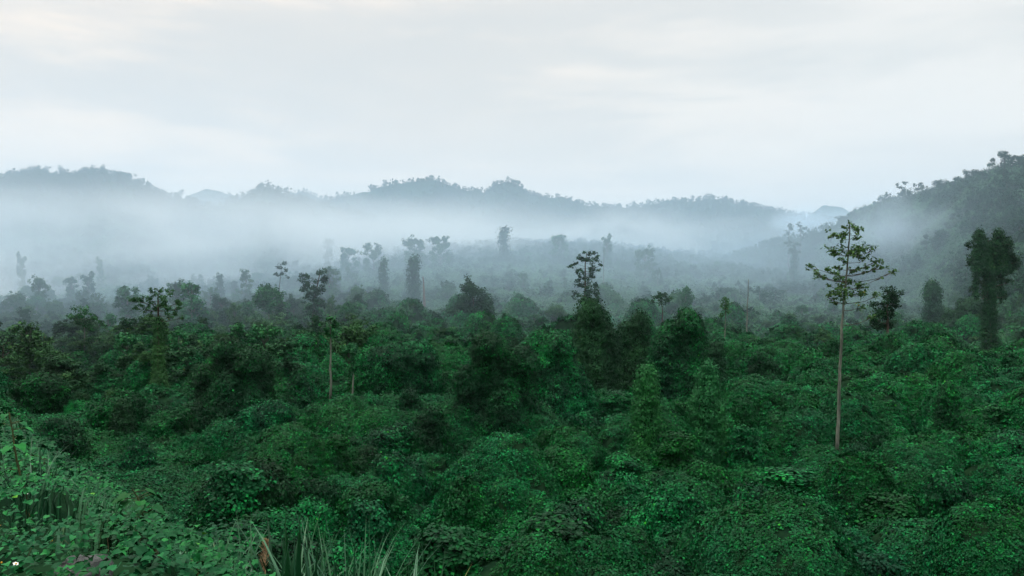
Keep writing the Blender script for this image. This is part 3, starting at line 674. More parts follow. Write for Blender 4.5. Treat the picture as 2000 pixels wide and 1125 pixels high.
hero('vine_column_tree', 'tall vine-wrapped column tree with a drooping mop-like crown near the right edge', (1931, 715), [(1931, 640), (1932, 540), (1930, 470)], 7,
     [(1917,460,11),(1908,476,10),(1928,481,17),(1918,490,13),(1937,492,16),(1949,463,12),(1956,474,12),(1963,487,14),(1969,500,13),(1976,508,11),(1982,517,7),(1950,496,15),(1904,500,10),(1903,514,9),(1966,516,13),(1975,526,8),(1943,512,14),(1922,510,12),
      (1907,530,8),(1909,548,7),(1904,565,7),(1911,574,6),(1902,582,5),(1957,535,12),(1965,550,8),(1955,560,7),(1957,578,6),(1953,590,5),(1946,545,9)],
     seed=6, dens=1.0, flat=.95, droop=1.2, sleeve=([((1931, 715), 10, 215), ((1933, 640), 8, 130), ((1931, 720), 13, 40), ((1914, 530), 11, 82), ((1926, 540), 12, 70), ((1950, 538), 12, 90), ((1962, 535), 11, 66), ((1974, 528), 8, 36), ((1984, 522), 5, 18), ((1906, 580), 3.5, 70), ((1956, 585), 3.5, 60)], 5), leafmat='tree', depth=205, phrase='the drooping column tree')
hero('layered_tree', 'dark tree with an airy layered crown rising behind the round-headed column', (1143, 650), [(1142, 590), (1143, 540), (1143, 515), (1146, 494)], 2.2,
     [(1141,493,5),(1152,496,7),(1160,494,5),(1165,501,6),(1131,505,8),(1141,508,9),(1152,508,9),(1162,511,9),(1172,518,5),(1113,520,6),(1120,520,5),(1125,513,6),(1127,530,6),(1135,530,9),(1154,525,8),(1161,525,8),(1154,533,8),(1169,527,5),(1132,540,5),(1142,543,8),(1157,540,8),
      (1130,548,7),(1137,555,11),(1148,554,12),(1165,557,7),(1147,567,14),(1160,567,10),(1127,575,8),(1122,580,6),(1141,578,12),(1165,575,8),(1162,585,11),(1151,585,10),(1137,588,9),(1150,600,10)],
     seed=7, dens=.85, phrase='the airy layered tree', depth=235)
hero('cone_tree', 'solitary pyramid-shaped dense tree on the pale green slope', (928, 650), [(926, 600), (920, 552)], 3,
     [(919, 553, 12), (914, 568, 17), (930, 567, 18), (905, 588, 21), (926, 588, 22), (945, 586, 20), (902, 610, 20), (923, 610, 24), (945, 608, 22), (957, 595, 11), (916, 626, 17), (940, 625, 17), (955, 612, 12), (896, 600, 10)], seed=8, flat=1.0, dens=1.7, phrase='the pyramid-shaped tree')
hero('round_tree', 'small round-crowned tree on a thin stem right of the round-headed column', (1294, 650), [(1294, 615), (1292, 580)], 1.6,
     [(1290,574,10),(1283,581,10),(1301,584,10),(1292,590,10),(1276,588,6),(1297,577,8)], seed=9, leafmat='tree', depth=225, phrase='the small round-crowned tree')
hero('clustered_tree', 'tall tree with a ragged clustered crown and creeper-clad trunk at left', (312, 805), [(310, 720), (309, 659), (309, 607), (309, 575)], 4,
     [(295,567,9),(312,567,9),(329,572,9),(267,585,9),(272,600,7),(282,587,12),(300,585,14),(319,585,12),(342,590,9),(285,602,10),(304,602,10),(324,602,10),(339,612,8),(352,620,6),(332,617,8),(292,615,8),(319,595,10),(349,600,7)],
     seed=10, leafmat='olive', dens=.95, sleeve=([((310, 805), 9, 190), ((311, 800), 16, 80), ((313, 800), 22, 50)], 4), phrase='the ragged clustered tree')
hero('forked_tree', 'dark twin-headed tree standing against the mist left of the middle', (612, 665), [(612, 620), (615, 580), (625, 535)], 3,
     [(592,539,11),(602,549,12),(595,560,10),(627,532,11),(634,542,10),(623,553,14),(609,570,14),(627,570,14),(616,588,16),(606,602,14),(630,592,12),(600,580,10),(615,615,14)], seed=11, phrase='the dark twin-headed tree')
hero('layered_tree', 'little flat-layered tree silhouetted in the mist left of the twin-headed tree', (547, 590), [(546, 558), (550, 520)], 1.1,
     [(557,516,6),(546,522,8),(560,528,6),(539,535,6),(550,539,8),(560,541,5)], seed=12, dens=.8, depth=300)
hero('pale_trunk_tree', 'bright leafy tree with a short pale trunk, left of the ragged clustered tree', (165, 728), [(164, 690), (165, 640), (165, 612)], 2,
     [(164,612,16),(150,619,12),(182,619,14),(196,633,10),(147,630,10),(168,630,12),(171,665,9),(164,675,9),(189,665,8),(180,640,9)], leafmat='fresh', bark='pale', seed=13, phrase='the bright pale-trunked tree')
hero('pale_trunk_tree', 'dark full-crowned tree with a slim pale trunk beside the ragged clustered tree', (277, 732), [(277, 700), (277, 655), (275, 630)], 1.8,
     [(260,627,18),(280,627,16),(250,637,14),(290,637,12),(255,659,20),(291,660,14),(255,689,18),(296,689,10),(245,672,14)], leafmat='tree', bark='pale', seed=14, deep=1.6, box=False)
hero('pale_trunk_tree', 'slender tree with two leaf tufts and a pale trunk right of the clustered tree', (350, 762), [(350, 720), (349, 680), (349, 648)], 1.7,
     [(349,647,10),(339,654,10),(354,657,10),(334,669,10),(349,674,12),(362,669,8),(339,689,8),(357,694,9)], leafmat='fresh', bark='pale', seed=15, box=False)
hero('bare_trunk', 'bare white dead pole on the scrubby flat right of the twin-headed wall', (1458, 680), [(1459, 630), (1461, 580), (1462, 545)], 1.7, [], bark='pale', seed=16, cat='dead tree', phrase='the bare white pole')
hero('bare_trunk', 'brown dead snag on the slope left of the pyramid-shaped tree', (829, 608), [(828, 570), (826, 540)], 3.4, [], bark='snag', seed=17, cat='dead tree', phrase='the brown dead snag')
hero('bare_trunk', 'thin white dead pole fading into mist right of the airy layered tree', (1179, 572), [(1179, 530), (1180, 482)], 1.0, [], bark='pale', seed=18, cat='dead tree')
hero('slender_tree', 'thin pale tree with a wispy olive crown left of the bare white pole', (1415, 690), [(1416, 650), (1417, 610), (1416, 585)], 1.3,
     [(1416,585,9),(1410,592,8),(1423,594,8),(1414,602,8),(1420,610,7),(1410,615,6)], leafmat='olive', bark='pale', seed=19, dens=.7, depth=190)
hero('vine_column_tree', 'hazy tree with a tufted head at the foot of the right hill', (1551, 560), [(1551, 510), (1550, 470)], 2.5,
     [(1545,474,7),(1555,478,7),(1550,486,7),(1543,490,5),(1558,492,5)], seed=20, sleeve=([((1551, 560), 5, 75)], 5))
hero('ridge_tree', 'large spreading tree crowning the top of the right hill', (1962, 332), [(1962, 318), (1960, 304)], 2,
     [(1953,303,9),(1962,300,8),(1970,305,9),(1945,312,7),(1978,310,8),(1985,305,7),(1993,308,8),(1938,320,6),(1960,312,10),(1975,318,8),(1995,318,8)], seed=21, leafmat='hill', depth=452, leafk=.0018)
hero('ridge_tree', 'forked tree leaning on the skyline of the right hill', (1764, 385), [(1763, 375), (1760, 362)], 1.6, [(1752,361,4),(1757,366,4),(1766,360,5),(1765,368,5),(1762,374,6)], seed=22, leafmat='hill', depth=538, leafk=.0018)
hero('ridge_tree', 'small flat-headed tree on the skyline right of the forked one', (1792, 380), [(1793, 370), (1794, 362)], 1.3, [(1788,361,4),(1796,359,5),(1800,365,4),(1793,370,5)], seed=23, leafmat='hill', depth=527, leafk=.0018)
hero('ridge_tree', 'lone thin tree on the saddle of the left ridge', (354, 398), [(354, 385), (355, 376)], .9, [(352,374,3),(357,372,3),(355,379,3)], seed=24, leafmat='hill', depth=705, leafk=.0015)
hero('vine_column_tree', 'dark leafy post in the gap at the left foot of the right hill', (1541, 480), [(1541, 460), (1541, 440)], 1.5, [(1541,440,5),(1544,448,6),(1539,455,5),(1542,465,5)], seed=25, leafmat='hill', depth=600, leafk=.0018, flat=.9)
hero('leafy_tree', 'dark leafy post right of the one in the gap below the right hill', (1564, 475), [(1564, 455), (1563, 440)], 1.5, [(1562,440,6),(1570,445,6),(1565,452,7),(1575,458,6),(1568,465,7)], seed=26, leafmat='hill', depth=590, leafk=.0018)

# ------------------------------------------------------------------ loose forest trees and mounds: one of each form, copied with its parts
def proto_tree(kind, seed, leafmat, leaf, bark='bark'):
    rg = np.random.default_rng(seed); mb = MB(); mt = MB()
    H = 10.0; cl = []
    if kind == 'round':
        tube(mt, wobble((0,0,0), (0,0,7.5), 8, .05, rg), np.linspace(.20, .06, 8))
        for k in range(28):
            d = nrm(rg.normal(0, 1, (1, 3)))[0]; d[2] = abs(d[2]) * 1.0 - .25
            cl.append((np.array([d[0] * 2.5, d[1] * 2.5, 5.8 + d[2] * 3.4]), rg.uniform(1.0, 1.6)))
    elif kind == 'tall':
        tube(mt, wobble((0,0,0), (.3,0,9.0), 9, .05, rg), np.linspace(.18, .05, 9))
        for k in range(34):
            z = rg.uniform(.4, 9.6); r = 1.25 * (1 - ((z - 5.5) / 7) ** 2) * rg.uniform(.5, 1.1)
            a = rg.uniform(0, 6.28); cl.append((np.array([r * math.cos(a), r * math.sin(a), z]), rg.uniform(.7, 1.2)))
    elif kind == 'ragged':
        tube(mt, wobble((0,0,0), (-.3,0,8.6), 9, .06, rg), np.linspace(.20, .05, 9))
        for k in range(24):
            z = rg.uniform(4.0, 9.7); r = rg.uniform(.2, 2.7) * (1 - abs(z - 7.2) / 4.5)
            a = rg.uniform(0, 6.28); cl.append((np.array([r * math.cos(a), r * math.sin(a), z]), rg.uniform(.8, 1.3)))
    elif kind == 'layered':
        tube(mt, wobble((0,0,0), (0,.2,9.2), 9, .05, rg), np.linspace(.17, .04, 9))
        for z in (4.6, 6.0, 7.4, 8.6, 9.5):
            m = 4 if z < 9 else 2
            a0 = rg.uniform(0, 6.28)
            for k in range(m):
                r = (2.6 - .18 * z) * rg.uniform(.6, 1.15); a = a0 + k * 6.28 / m + rg.uniform(-.4, .4)
                cl.append((np.array([r * math.cos(a), r * math.sin(a), z + rg.uniform(-.3, .3)]), rg.uniform(.6, .95)))
    elif kind == 'umbrella':
        tube(mt, wobble((0,0,0), (.2,0,8.0), 9, .05, rg), np.linspace(.19, .06, 9))
        for k in range(18):
            r = 3.4 * math.sqrt(rg.uniform(0, 1)); a = rg.uniform(0, 6.28)
            cl.append((np.array([r * math.cos(a), r * math.sin(a), 9.0 - .10 * r * r + rg.uniform(-.4, .3)]), rg.uniform(.8, 1.2)))
    elif kind == 'bushy':
        tube(mt, wobble((0,0,0), (0,0,6.5), 8, .05, rg), np.linspace(.22, .06, 8))
        for k in range(30):
            z = rg.uniform(.8, 9.0); r = 3.0 * math.sqrt(max(.05, 1 - ((z - 4.2) / 5.6) ** 2)) * rg.uniform(.7, 1.05)
            a = rg.uniform(0, 6.28); cl.append((np.array([r * math.cos(a), r * math.sin(a), z]), rg.uniform(.9, 1.5)))
    for ci, (c, r) in enumerate(cl):
        n = int(2.6 * math.pi * r * r / (.36 * leaf * leaf))
        clump_leaves(mb, c, r, leaf, n, rg, seed + ci, sub=5)
        i = min(c[2] * .75, 7.0)
        tube(mt, wobble((0, 0, i), c, 4, .1, rg), np.linspace(.07, .02, 4), 0, 4)
    return mt.mesh(kind + '_trunk', [bark]), mb.mesh(kind + '_crown', [leafmat])
TREES = {}
for kind, adj in (('round', 'round-headed'), ('tall', 'tall narrow'), ('ragged', 'ragged-crowned'), ('layered', 'flat-layered'), ('umbrella', 'umbrella-headed'), ('bushy', 'bushy')):
    TREES[kind] = [(adj,) + proto_tree(kind, 300 + 17 * i + len(kind), lm, .42, bk) for i, (lm, bk) in enumerate((('tree', 'bark'), ('olive', 'pale'), ('fresh', 'pale'), ('olive', 'bark')))]
MOUNDS = {}
rg = np.random.default_rng(77)
for kind, adj, wd, ht in (('dome', 'domed', 5.0, 3.6), ('cone', 'pointed', 4.4, 4.6), ('flat', 'flat-topped', 4.6, 3.4), ('bush', 'low spreading', 6.4, 2.8), ('twin', 'two-humped', 5.0, 4.2), ('column', 'pillar-like', 3.0, 5.6)):
    MOUNDS[kind] = [(adj, drape(shape(kind, wd, ht, rg), .24, 2.3, 500 + 19 * i + len(kind)).mesh(kind + '_mound', ['vine' if i else 'shaded_vine', 'core']), wd, ht) for i in range(2)]
LOOSE = []      # (object, adjective, noun, px, row)
def put_tree(kind, px, rb, hpx, rg, wide=1.0, depth=None):
    d = depth or solve(px, rb)
    adj, mt, mc = TREES[kind][rg.integers(0, len(TREES[kind]))]
    X = (px - CX) / F * d; h = hpx * d / F
    z = float(look(Hb, X, d))
    e = bpy.data.objects.new('forest_tree', None); COL.objects.link(e)
    e.location = (X, d, z - .2); s = h / 10.0
    e.scale = (s * wide, s * wide, s); e.rotation_euler = (0, 0, rg.uniform(0, 6.28))
    a = obj('trunk', mt, e); b = obj('crown', mc, e)
    rr = CY - (z + h * .6) / d * F
    LOOSE.append((e, adj, 'forest tree', px, rr))
    return e
def put_mound(kind, px, rb, wpx, rg, tall=1.0, depth=None):
    d = depth or solve(px, rb)
    adj, me, wd, ht = MOUNDS[kind][rg.integers(0, 2)]
    X = (px - CX) / F * d; s = wpx * d / F / wd
    tall = min(tall, rg.uniform(2.4, 5.0) / (ht * s))
    z = float(look(Hb, X, d))
    o = obj('vine_mound', me, None, (X, d, z - .3))
    o.scale = (s, s, s * tall); o.rotation_euler = (0, 0, rg.uniform(0, 6.28))
    LOOSE.append((o, adj, 'creeper mound', px, CY - (z + ht * s * tall * .5) / d * F))
    return o
def clear(x0, x1, t, b, d):
    for q in BOX:
        if q[4] > d and x0 < q[1] and x1 > q[0] and t < q[3] and b > q[2]:
            return False
    return True
# trees at the edge of the mist whose outline the photo shows: kind, px, base row, top row, width factor
rg = np.random.default_rng(5)
for kind, px, rb, rt, wf in (('tall', 375, 668, 548, 1.1), ('ragged', 345, 640, 548, 1.0), ('ragged', 250, 655, 560, 1.1), ('tall', 172, 612, 528, .8), ('round', 525, 660, 545, .85), ('layered', 480, 605, 526, .9),
                             ('tall', 430, 600, 532, .7), ('ragged', 76, 625, 540, .8), ('tall', 42, 590, 490, .5), ('round', 700, 622, 553, .9), ('tall', 645, 610, 514, 1.0), ('tall', 140, 610, 535, .8), ('round', 1740, 660, 600, 1.0),
                             ('bushy', 880, 700, 655, 1.3), ('round', 700, 730, 612, .95), ('tall', 195, 570, 500, .6), ('bushy', 810, 530, 460, .9), ('bushy', 860, 530, 458, .9), ('bushy', 680, 545, 480, .9),
                             ('bushy', 730, 545, 470, .9), ('tall', 640, 530, 460, .8), ('bushy', 1090, 520, 455, .9), ('bushy', 1260, 550, 480, .8), ('tall', 1185, 530, 455, .7), 
                             ('round', 1085, 640, 590, 1.2), ('bushy', 1610, 700, 640, .9), ('round', 30, 640, 565, 1.0), ('ragged', 1340, 640, 560, .7), ('tall', 1635, 590, 530, .5), ):
    put_tree(kind, px, rb, rb - rt, rg, wf)
def scatter(n, zone, fn, gap, rg, tries=40):
    done = []
    made = 0
    for _ in range(n * tries):
        if made >= n: break
        px, rb = zone(rg)
        if any(abs(px - a) < gap * 1.0 and abs(rb - b) < gap * .45 for a, b in done): continue
        if fn(px, rb, rg): done.append((px, rb)); made += 1
    return made
TK = ['round', 'tall', 'bushy', 'bushy', 'tall', 'bushy', 'round', 'ragged']
def tree_fn(hm, kinds=TK, wmin=.8, wmax=1.15):
    def f(px, rb, rg):
        d = solve(px, rb); h = rg.uniform(*hm) * F / d
        if not clear(px - h * .25, px + h * .25, rb - h, rb, d): return False
        put_tree(kinds[rg.integers(0, len(kinds))], px, rb, h, rg, rg.uniform(wmin, wmax), depth=d); return True
    return f
def mound_fn(wm, kinds, tall=(.7, 1.1)):
    def f(px, rb, rg):
        d = solve(px, rb); wp = rg.uniform(*wm) * F / d
        if not clear(px - wp * .5, px + wp * .5, rb - wp * .9, rb, d): return False
        put_mound(kinds[rg.integers(0, len(kinds))], px, rb, wp, rg, rg.uniform(*tall), depth=d); return True
    return f
rg = np.random.default_rng(23)
U = lambda a, b: (lambda g: (g.uniform(a[0], a[1]), g.uniform(b[0], b[1])))
scatter(116, U((-60, 700), (560, 760)), tree_fn((6.0, 11.0)), 30, rg)
scatter(34, U((630, 1300), (625, 700)), tree_fn((2.8, 5.2), wmin=1.0, wmax=1.5), 34, rg)
scatter(52, U((1280, 2060), (600, 690)), tree_fn((3.0, 6.5), ['bushy', 'round', 'bushy', 'tall']), 30, rg)
scatter(46, U((560, 1640), (465, 575)), tree_fn((5.0, 11.0), ['tall', 'bushy', 'tall', 'bushy'], .6, 1.1), 26, rg)
MK = ['dome', 'cone', 'bush', 'twin', 'bush', 'dome', 'flat', 'column']
scatter(34, U((-40, 560), (745, 880)), mound_fn((3.0, 5.5), MK, (.7, 1.25)), 40, rg)
scatter(120, U((560, 2060), (705, 900)), mound_fn((2.2, 4.6), MK, (.8, 1.5)), 36, rg)
scatter(100, U((430, 2060), (890, 1200)), mound_fn((2.4, 5.0), MK, (.8, 1.5)), 58, rg)
ORD = ['nearest', 'second nearest', 'third nearest', 'fourth nearest', 'fifth nearest', 'sixth nearest', 'seventh nearest', 'eighth nearest', 'ninth nearest', 'tenth nearest',
       'eleventh nearest', 'twelfth nearest', 'thirteenth nearest', 'fourteenth nearest', 'fifteenth nearest', 'sixteenth nearest', 'seventeenth nearest', 'eighteenth nearest']
by = {}
for o, adj, noun, px, r in LOOSE:
    q = min(LAND, key=lambda l: math.hypot(l[0] - px, (l[1] - r) * 1.3))
    dx, dy = px - q[0], r - q[1]
    way = ('left of' if dx < 0 else 'right of') if abs(dx) > abs(dy) * 1.1 else ('below' if dy > 0 else 'above')
    by.setdefault((adj, noun, way, q[2]), []).append((math.hypot(dx, dy), o))
for (adj, noun, way, ph), ls in by.items():
    for i, (_, o) in enumerate(sorted(ls, key=lambda a: a[0])):
        tag(o, '%s %s, %s %s %s' % (adj, noun, ORD[min(i, 17)], way, ph) if len(ls) > 1 else '%s %s %s %s' % (adj, noun, way, ph),
            'tree' if noun == 'forest tree' else 'vine mound', 'trees of the misty forest' if noun == 'forest tree' else 'creeper mounds on the valley floor')

# ------------------------------------------------------------------ forest of the hills
def hill_tree(seed, kind):
    rg = np.random.default_rng(seed); mb = MB()
    H = rg.uniform(6.5, 9); n = 520
    R = {'r': 3.2, 't': 2.2, 'b': 3.8}[kind]
    sub = 9
    c = np.stack([rg.normal(0, .45, sub) * R, rg.normal(0, .45, sub) * R, H * rg.uniform(.12, 1.0, sub)], -1)
    k = rg.integers(0, sub, n); d = nrm(rg.normal(0, 1, (n, 3)))
    P = c[k] + d * rg.uniform(.9, 1.8, (sub, 1))[k] * R / 3 * (rg.uniform(0, 1, (n, 1)) ** .4)
    LN = np.array([[0, 0, .8]]) + d * .5 + rg.normal(0, .35, (n, 3))
    leaves(mb, P, LN, rg.normal(0, 1, (n, 3)), .78 * rg.uniform(.6, 1.3, n), np.clip(.45 + rg.normal(0, .1, sub)[k] + rg.normal(0, .14, n), 0, .92))
    tube(mb, wobble((0, 0, 0), (0, 0, H * .8), 4, .05, rg), np.linspace(.22, .08, 4), 1, 4)
    return mb.mesh('hill_tree', ['hill', 'bark'])
rg = np.random.default_rng(61)
hp = [hill_tree(800 + i, 'rtbbrt'[i % 6]) for i in range(12)]
n = 120000
dd = np.sqrt(rg.uniform(300 ** 2, 1330 ** 2, n)); aa = rg.uniform(-.70, .70, n)
x = dd * np.sin(aa); y = dd * np.cos(aa); t = x / y
hill = look(Hb, x, y) - (-16 + (np.interp(y, _by, _bz) + 16) * np.interp(t, _bx, _bf))
prob = np.clip((hill - 3) / 10, 0, 1)
prob = np.where((y > 430), np.maximum(prob, .85), prob)
prob = np.where((y > 330) & (y < 520) & (t > -.2) & (t < .30) & (hill < 6), .10, prob)
prob = prob * np.clip((dd / 480) ** -.4, .45, 1) * np.where((hill > 5) & (y < 600), .9, .62)
prob = prob * np.clip(.75 + .9 * vnoise(xyz(x, y) / 24, 71), .1, 1)
k = rg.uniform(0, 1, n) < prob
# nothing on slopes turned away from the valley, where only their backs would be
k &= ~((y > 1000) & (look(Hb, x, y + 14) < look(Hb, x, y) - 7))
x, y, dd = x[k], y[k], dd[k]
z = look(Hb, x, y)
m = len(x)
scl = rg.uniform(.55, 1.15, (m, 1)) * np.array([[1, 1, 1.]]) * np.stack([rg.uniform(.8, 1.2, m)] * 2 + [rg.uniform(.8, 1.35, m)], -1)
scl *= np.interp(dd, [300, 600, 1300], [.72, .66, .62])[:, None] * np.array([[1.3, 1.3, 1.0]])
instancer('hill_forest', np.stack([x, y, z - .4], -1), frames(np.zeros(m), np.zeros(m), np.ones(m), rg.uniform(0, 6.28, m)), scl, rg.integers(0, len(hp), m), hp,
          'distant forest covering the misty ridges and the right hill')

# bushy understorey between the counted trees
rg = np.random.default_rng(67)
n = 30000
dd = np.sqrt(rg.uniform(112 ** 2, 420 ** 2, n)); aa = rg.uniform(-.70, .70, n)
x = dd * np.sin(aa); y = dd * np.cos(aa); t = x / y
prob = np.where(t < -.17, np.clip((y - 112) / 40, 0, 1), np.where(t < .14, np.clip((y - 165) / 20, 0, 1) * np.clip((300 - y) / 60, 0, 1), np.clip((y - 205) / 40, 0, 1) * .75))
prob = prob * np.clip(.55 + .9 * vnoise(xyz(x, y) / 16, 72), .08, 1) * .30
k = rg.uniform(0, 1, n) < prob
x, y, dd = x[k], y[k], dd[k]; m = len(x)
h = rg.uniform(1.8, 4.6, (m, 1)) * np.where((x / y)[:, None] < -.17, 1.25, .68)
scl = h / 9.0 * np.stack([rg.uniform(1.0, 1.6, m)] * 2 + [np.ones(m)], -1)
tp = [TREES[q][i][2] for q in ('bushy', 'round', 'bushy', 'tall') for i in (0, 1)]
instancer('forest_thicket', np.stack([x, y, look(Hm, x, y) - .5], -1), frames(np.zeros(m), np.zeros(m), np.ones(m), rg.uniform(0, 6.28, m)), scl, rg.integers(0, len(tp), m), tp,
          'tangled understorey of bushes filling the gaps of the valley forest')

# ------------------------------------------------------------------ the bank in front: leaves, grasses, stalks, flowers, stone
def bank_pt(px, r):
    ys = np.linspace(3, 34, 600); t = (px - CX) / F; v = (CY - r) / F
    hit = np.nonzero(v * ys <= look(Hm, t * ys, ys))[0]
    yy = float(ys[hit[0]]) if len(hit) else 7.0
    return t * yy, yy, float(look(Hm, t * yy, yy))
rg = np.random.default_rng(91)
mb = MB()
n = 260000
x = rg.uniform(-19, 6, n); y = 2.4 + 27 * rg.uniform(0, 1, n) ** 1.55
s = ((x + 13.6) * 20 + (y - 24) * 13.5) / 24.13
t = x / y
k = (s < 3.2) & (t > -1.15) & (t < .45) & (rg.uniform(0, 1, n) < np.clip(1.25 - y / 34, .3, 1))
x, y, s = x[k], y[k], s[k]; p = xyz(x, y)
keep = fbm(p / .9, 41, 2) + rg.uniform(-.5, .5, len(x)) > np.where(y < 8, -.75, -.5)
for gp in ((172, 1072), (222, 1072), (335, 1120), (285, 1100)):
    gx_, gy_, _z = bank_pt(*gp)
    keep &= ~((np.abs(x - gx_) < .30) & (y > gy_ - .75) & (y < gy_ + .25) & (rg.uniform(0, 1, len(x)) < .8))
x, y, s, p = x[keep], y[keep], s[keep], p[keep]
n = len(x)
hgt = .06 + .42 * np.clip(.5 + .8 * fbm(p / 1.7, 42, 2), 0, 1) + rg.uniform(-.08, .22, n) ** 2 * 2
big = np.clip(.55 + 1.0 * vnoise(p / 2.0, 43), 0, 1) * np.clip(1.3 - y / 16, .25, 1)
size = (.032 + .070 * big ** 2.2) * rg.uniform(.6, 1.35, n)
P = np.stack([x, y, look(Hm, x, y) + hgt], -1)
LN = np.array([[0, -.18, .9]]) + rg.normal(0, .34, (n, 3)); T = rg.normal(0, 1, (n, 3)) + np.array([[.3, -.4, -.45]])
tint = np.clip(.40 + .22 * vnoise(p / 1.1, 44) + rg.normal(0, .15, n), 0, .92); tint = np.where(rg.uniform(0, 1, n) < .003, 1, tint)
heart_leaves(mb, P, LN, T, size, tint)
tag(obj('bank_undergrowth', mb.mesh('bank_undergrowth', ['bank'])), 'broad-leaved creepers and weeds matting the near bank at lower left', None, None, 'stuff')
def blades(mb, n, L_, wd, lean, rg, mat=0, spread=.12, tint=.5, curl=1.0, az=None):
    seg = 8
    for i in range(n):
        a = rg.uniform(0, 6.28) if az is None else rg.normal(az, .8)
        l = L_ * rg.uniform(.55, 1.1); ln = abs(rg.normal(lean, lean * .6)); u = np.linspace(0, 1, seg)
        th = ln * .35 + curl * ln * 1.9 * u ** 1.7
        ds = l / (seg - 1)
        rr = np.concatenate([[0], np.cumsum(np.sin(th[:-1]) * ds)]); zz = np.concatenate([[0], np.cumsum(np.cos(th[:-1]) * ds)])
        b0 = rg.normal(0, spread, 2)
        c = np.stack([b0[0] + rr * math.cos(a), b0[1] + rr * math.sin(a), zz - .05], -1)
        tw = rg.uniform(-.9, .9); sd = np.array([-math.sin(a), math.cos(a), 0]) * math.cos(tw) + np.array([0, 0, 1]) * math.sin(tw) * .5
        wv = wd * 1.2 * rg.uniform(.5, 1.2) * np.clip(np.minimum(u * 6 + .45, 1) * (1 - u ** 2.6), .03, 1) * .5
        v = np.stack([c - sd * wv[:, None], c + np.array([0, 0, -.0]) + np.array([0, 0, 1]) * (-.25 * wv[:, None]), c + sd * wv[:, None]], 1).reshape(-1, 3)
        j = np.arange(seg - 1)[:, None] * 3
        q = np.concatenate([j + np.array([[0, 1, 4, 3]]), j + np.array([[1, 2, 5, 4]])])
        mb.add(v, q, mat, np.clip(tint + rg.normal(0, .14), 0, .92), True)
def grass(px, rb, rt, n, label, seed, wd=.022, lean=.35, dead=0, y=None, spread=.10, tint=.55, az=None, name='grass_clump', curl=1.0):
    rg = np.random.default_rng(seed)
    if y is None: X, Y, Z = bank_pt(px, rb)
    else:
        Y = y; X = (px - CX) / F * Y; Z = float(look(Hm, X, Y))
    top = (CY - rt) / F * Y
    mb = MB(); n = int(n * 1.5); blades(mb, n, max(.3, (top - Z) * 1.02), wd, lean, rg, 0, spread, tint, curl, az)
    if dead: blades(mb, dead, max(.2, (top - Z) * .55), wd * .35, lean * 1.7, rg, 1, spread, .5)
    return tag(obj(name, mb.mesh(name, ['grass', 'dead']), None, (X, Y, Z)), label, 'grass clump')
grass(172, 1072, 950, 46, 'pale upright grass clump on the bank, left one of the close pair', 1, wd=.026, lean=.22, dead=8, az=1.2, tint=.72)
grass(222, 1072, 962, 60, 'pale grass clump with brown lower blades, right one of the close pair', 2, wd=.024, lean=.34, dead=14, az=.3, tint=.70)
grass(20, 868, 805, 60, 'fine grass clump on the far crest of the bank at the left edge', 3, wd=.016, lean=.35)
grass(52, 862, 822, 30, 'small grass clump beside the crest grass at the left edge', 4, wd=.014, lean=.4)
grass(335, 1120, 1020, 11, 'few stiff broad pale blades standing near the rock and leafy stalk', 5, wd=.04, lean=.16, tint=.7)
grass(385, 1135, 1040, 34, 'grass clump of arching pale blades right of the stiff broad blades', 6, wd=.022, lean=.6, tint=.75)
grass(455, 1150, 1005, 30, 'thin long-bladed grass clump between the arching clump and seed plume', 7, wd=.022, lean=.5)
grass(585, 1175, 1010, 26, 'dark broad-bladed grass clump with brown spikes, bottom centre-left', 8, wd=.046, lean=.24, dead=4, y=6.6, tint=.30, curl=.7)
grass(555, 1165, 1065, 40, 'low tangled grass clump at the foot of the seed plume', 9, wd=.022, lean=.6, y=6.9)
grass(668, 1180, 1012, 44, 'largest spreading clump of long grass blades at the bottom edge', 10, wd=.036, lean=.36, dead=3, y=6.4, spread=.16, tint=.42, curl=.8)
grass(640, 1165, 1030, 50, 'pale fine grass clump behind the largest spreading clump', 11, wd=.024, lean=.3, y=7.4, spread=.25, tint=.72)
grass(745, 1180, 1050, 40, 'grass clump with drooping tips right of the largest spreading clump', 12, wd=.026, lean=.55, y=6.6, dead=3, spread=.2)
grass(860, 1175, 1080, 36, 'pale arching grass clump farthest right along the bottom edge', 13, wd=.024, lean=.62, y=6.2, spread=.25, tint=.7)
grass(1456, 1092, 1030, 34, 'lone grass tuft growing among creepers on the valley floor', 14, wd=.12, lean=.45, y=50.5, spread=.5, tint=.75)
grass(290, 1100, 1035, 30, 'short grass clump below the leafy stalk', 15, wd=.02, lean=.6)
grass(105, 1015, 965, 14, 'dark sword-leaved tuft in the broad leaves on the bank', 16, wd=.03, lean=.2, tint=.2)
# seed plume
X, Y = (515 - CX) / F * 7.0, 7.0; Z = float(look(Hm, X, Y))
root = bpy.data.objects.new('seed_plume', None); COL.objects.link(root); root.location = (X, Y, Z)
tag(root, 'tan feathery grass seed plume on a thin stalk, bottom left of centre', 'grass plume')
hz = (CY - 1052) / F * Y - Z
mb = MB(); tube(mb, wobble((0, 0, 0), (.02, 0, hz), 8, .03, rg), np.linspace(.007, .004, 8), 0, 5); obj('stalk', mb.mesh('plume_stalk', ['plume']), root)
mb = MB()
for i in range(150):
    u = rg.uniform(0, 1); p0 = np.array([.02 * u, 0, hz - .26 + .24 * u]); a = rg.uniform(0, 6.28); l = rg.uniform(.06, .12) * (1 - .5 * u)
    p1 = p0 + np.array([math.cos(a) * l * .6, math.sin(a) * l * .6, l * .8]); tube(mb, [p0, (p0 + p1) / 2 + .004, p1], [.0014, .0012, .0006], 0, 3)
obj('seed_head', mb.mesh('plume_head', ['plume']), root)
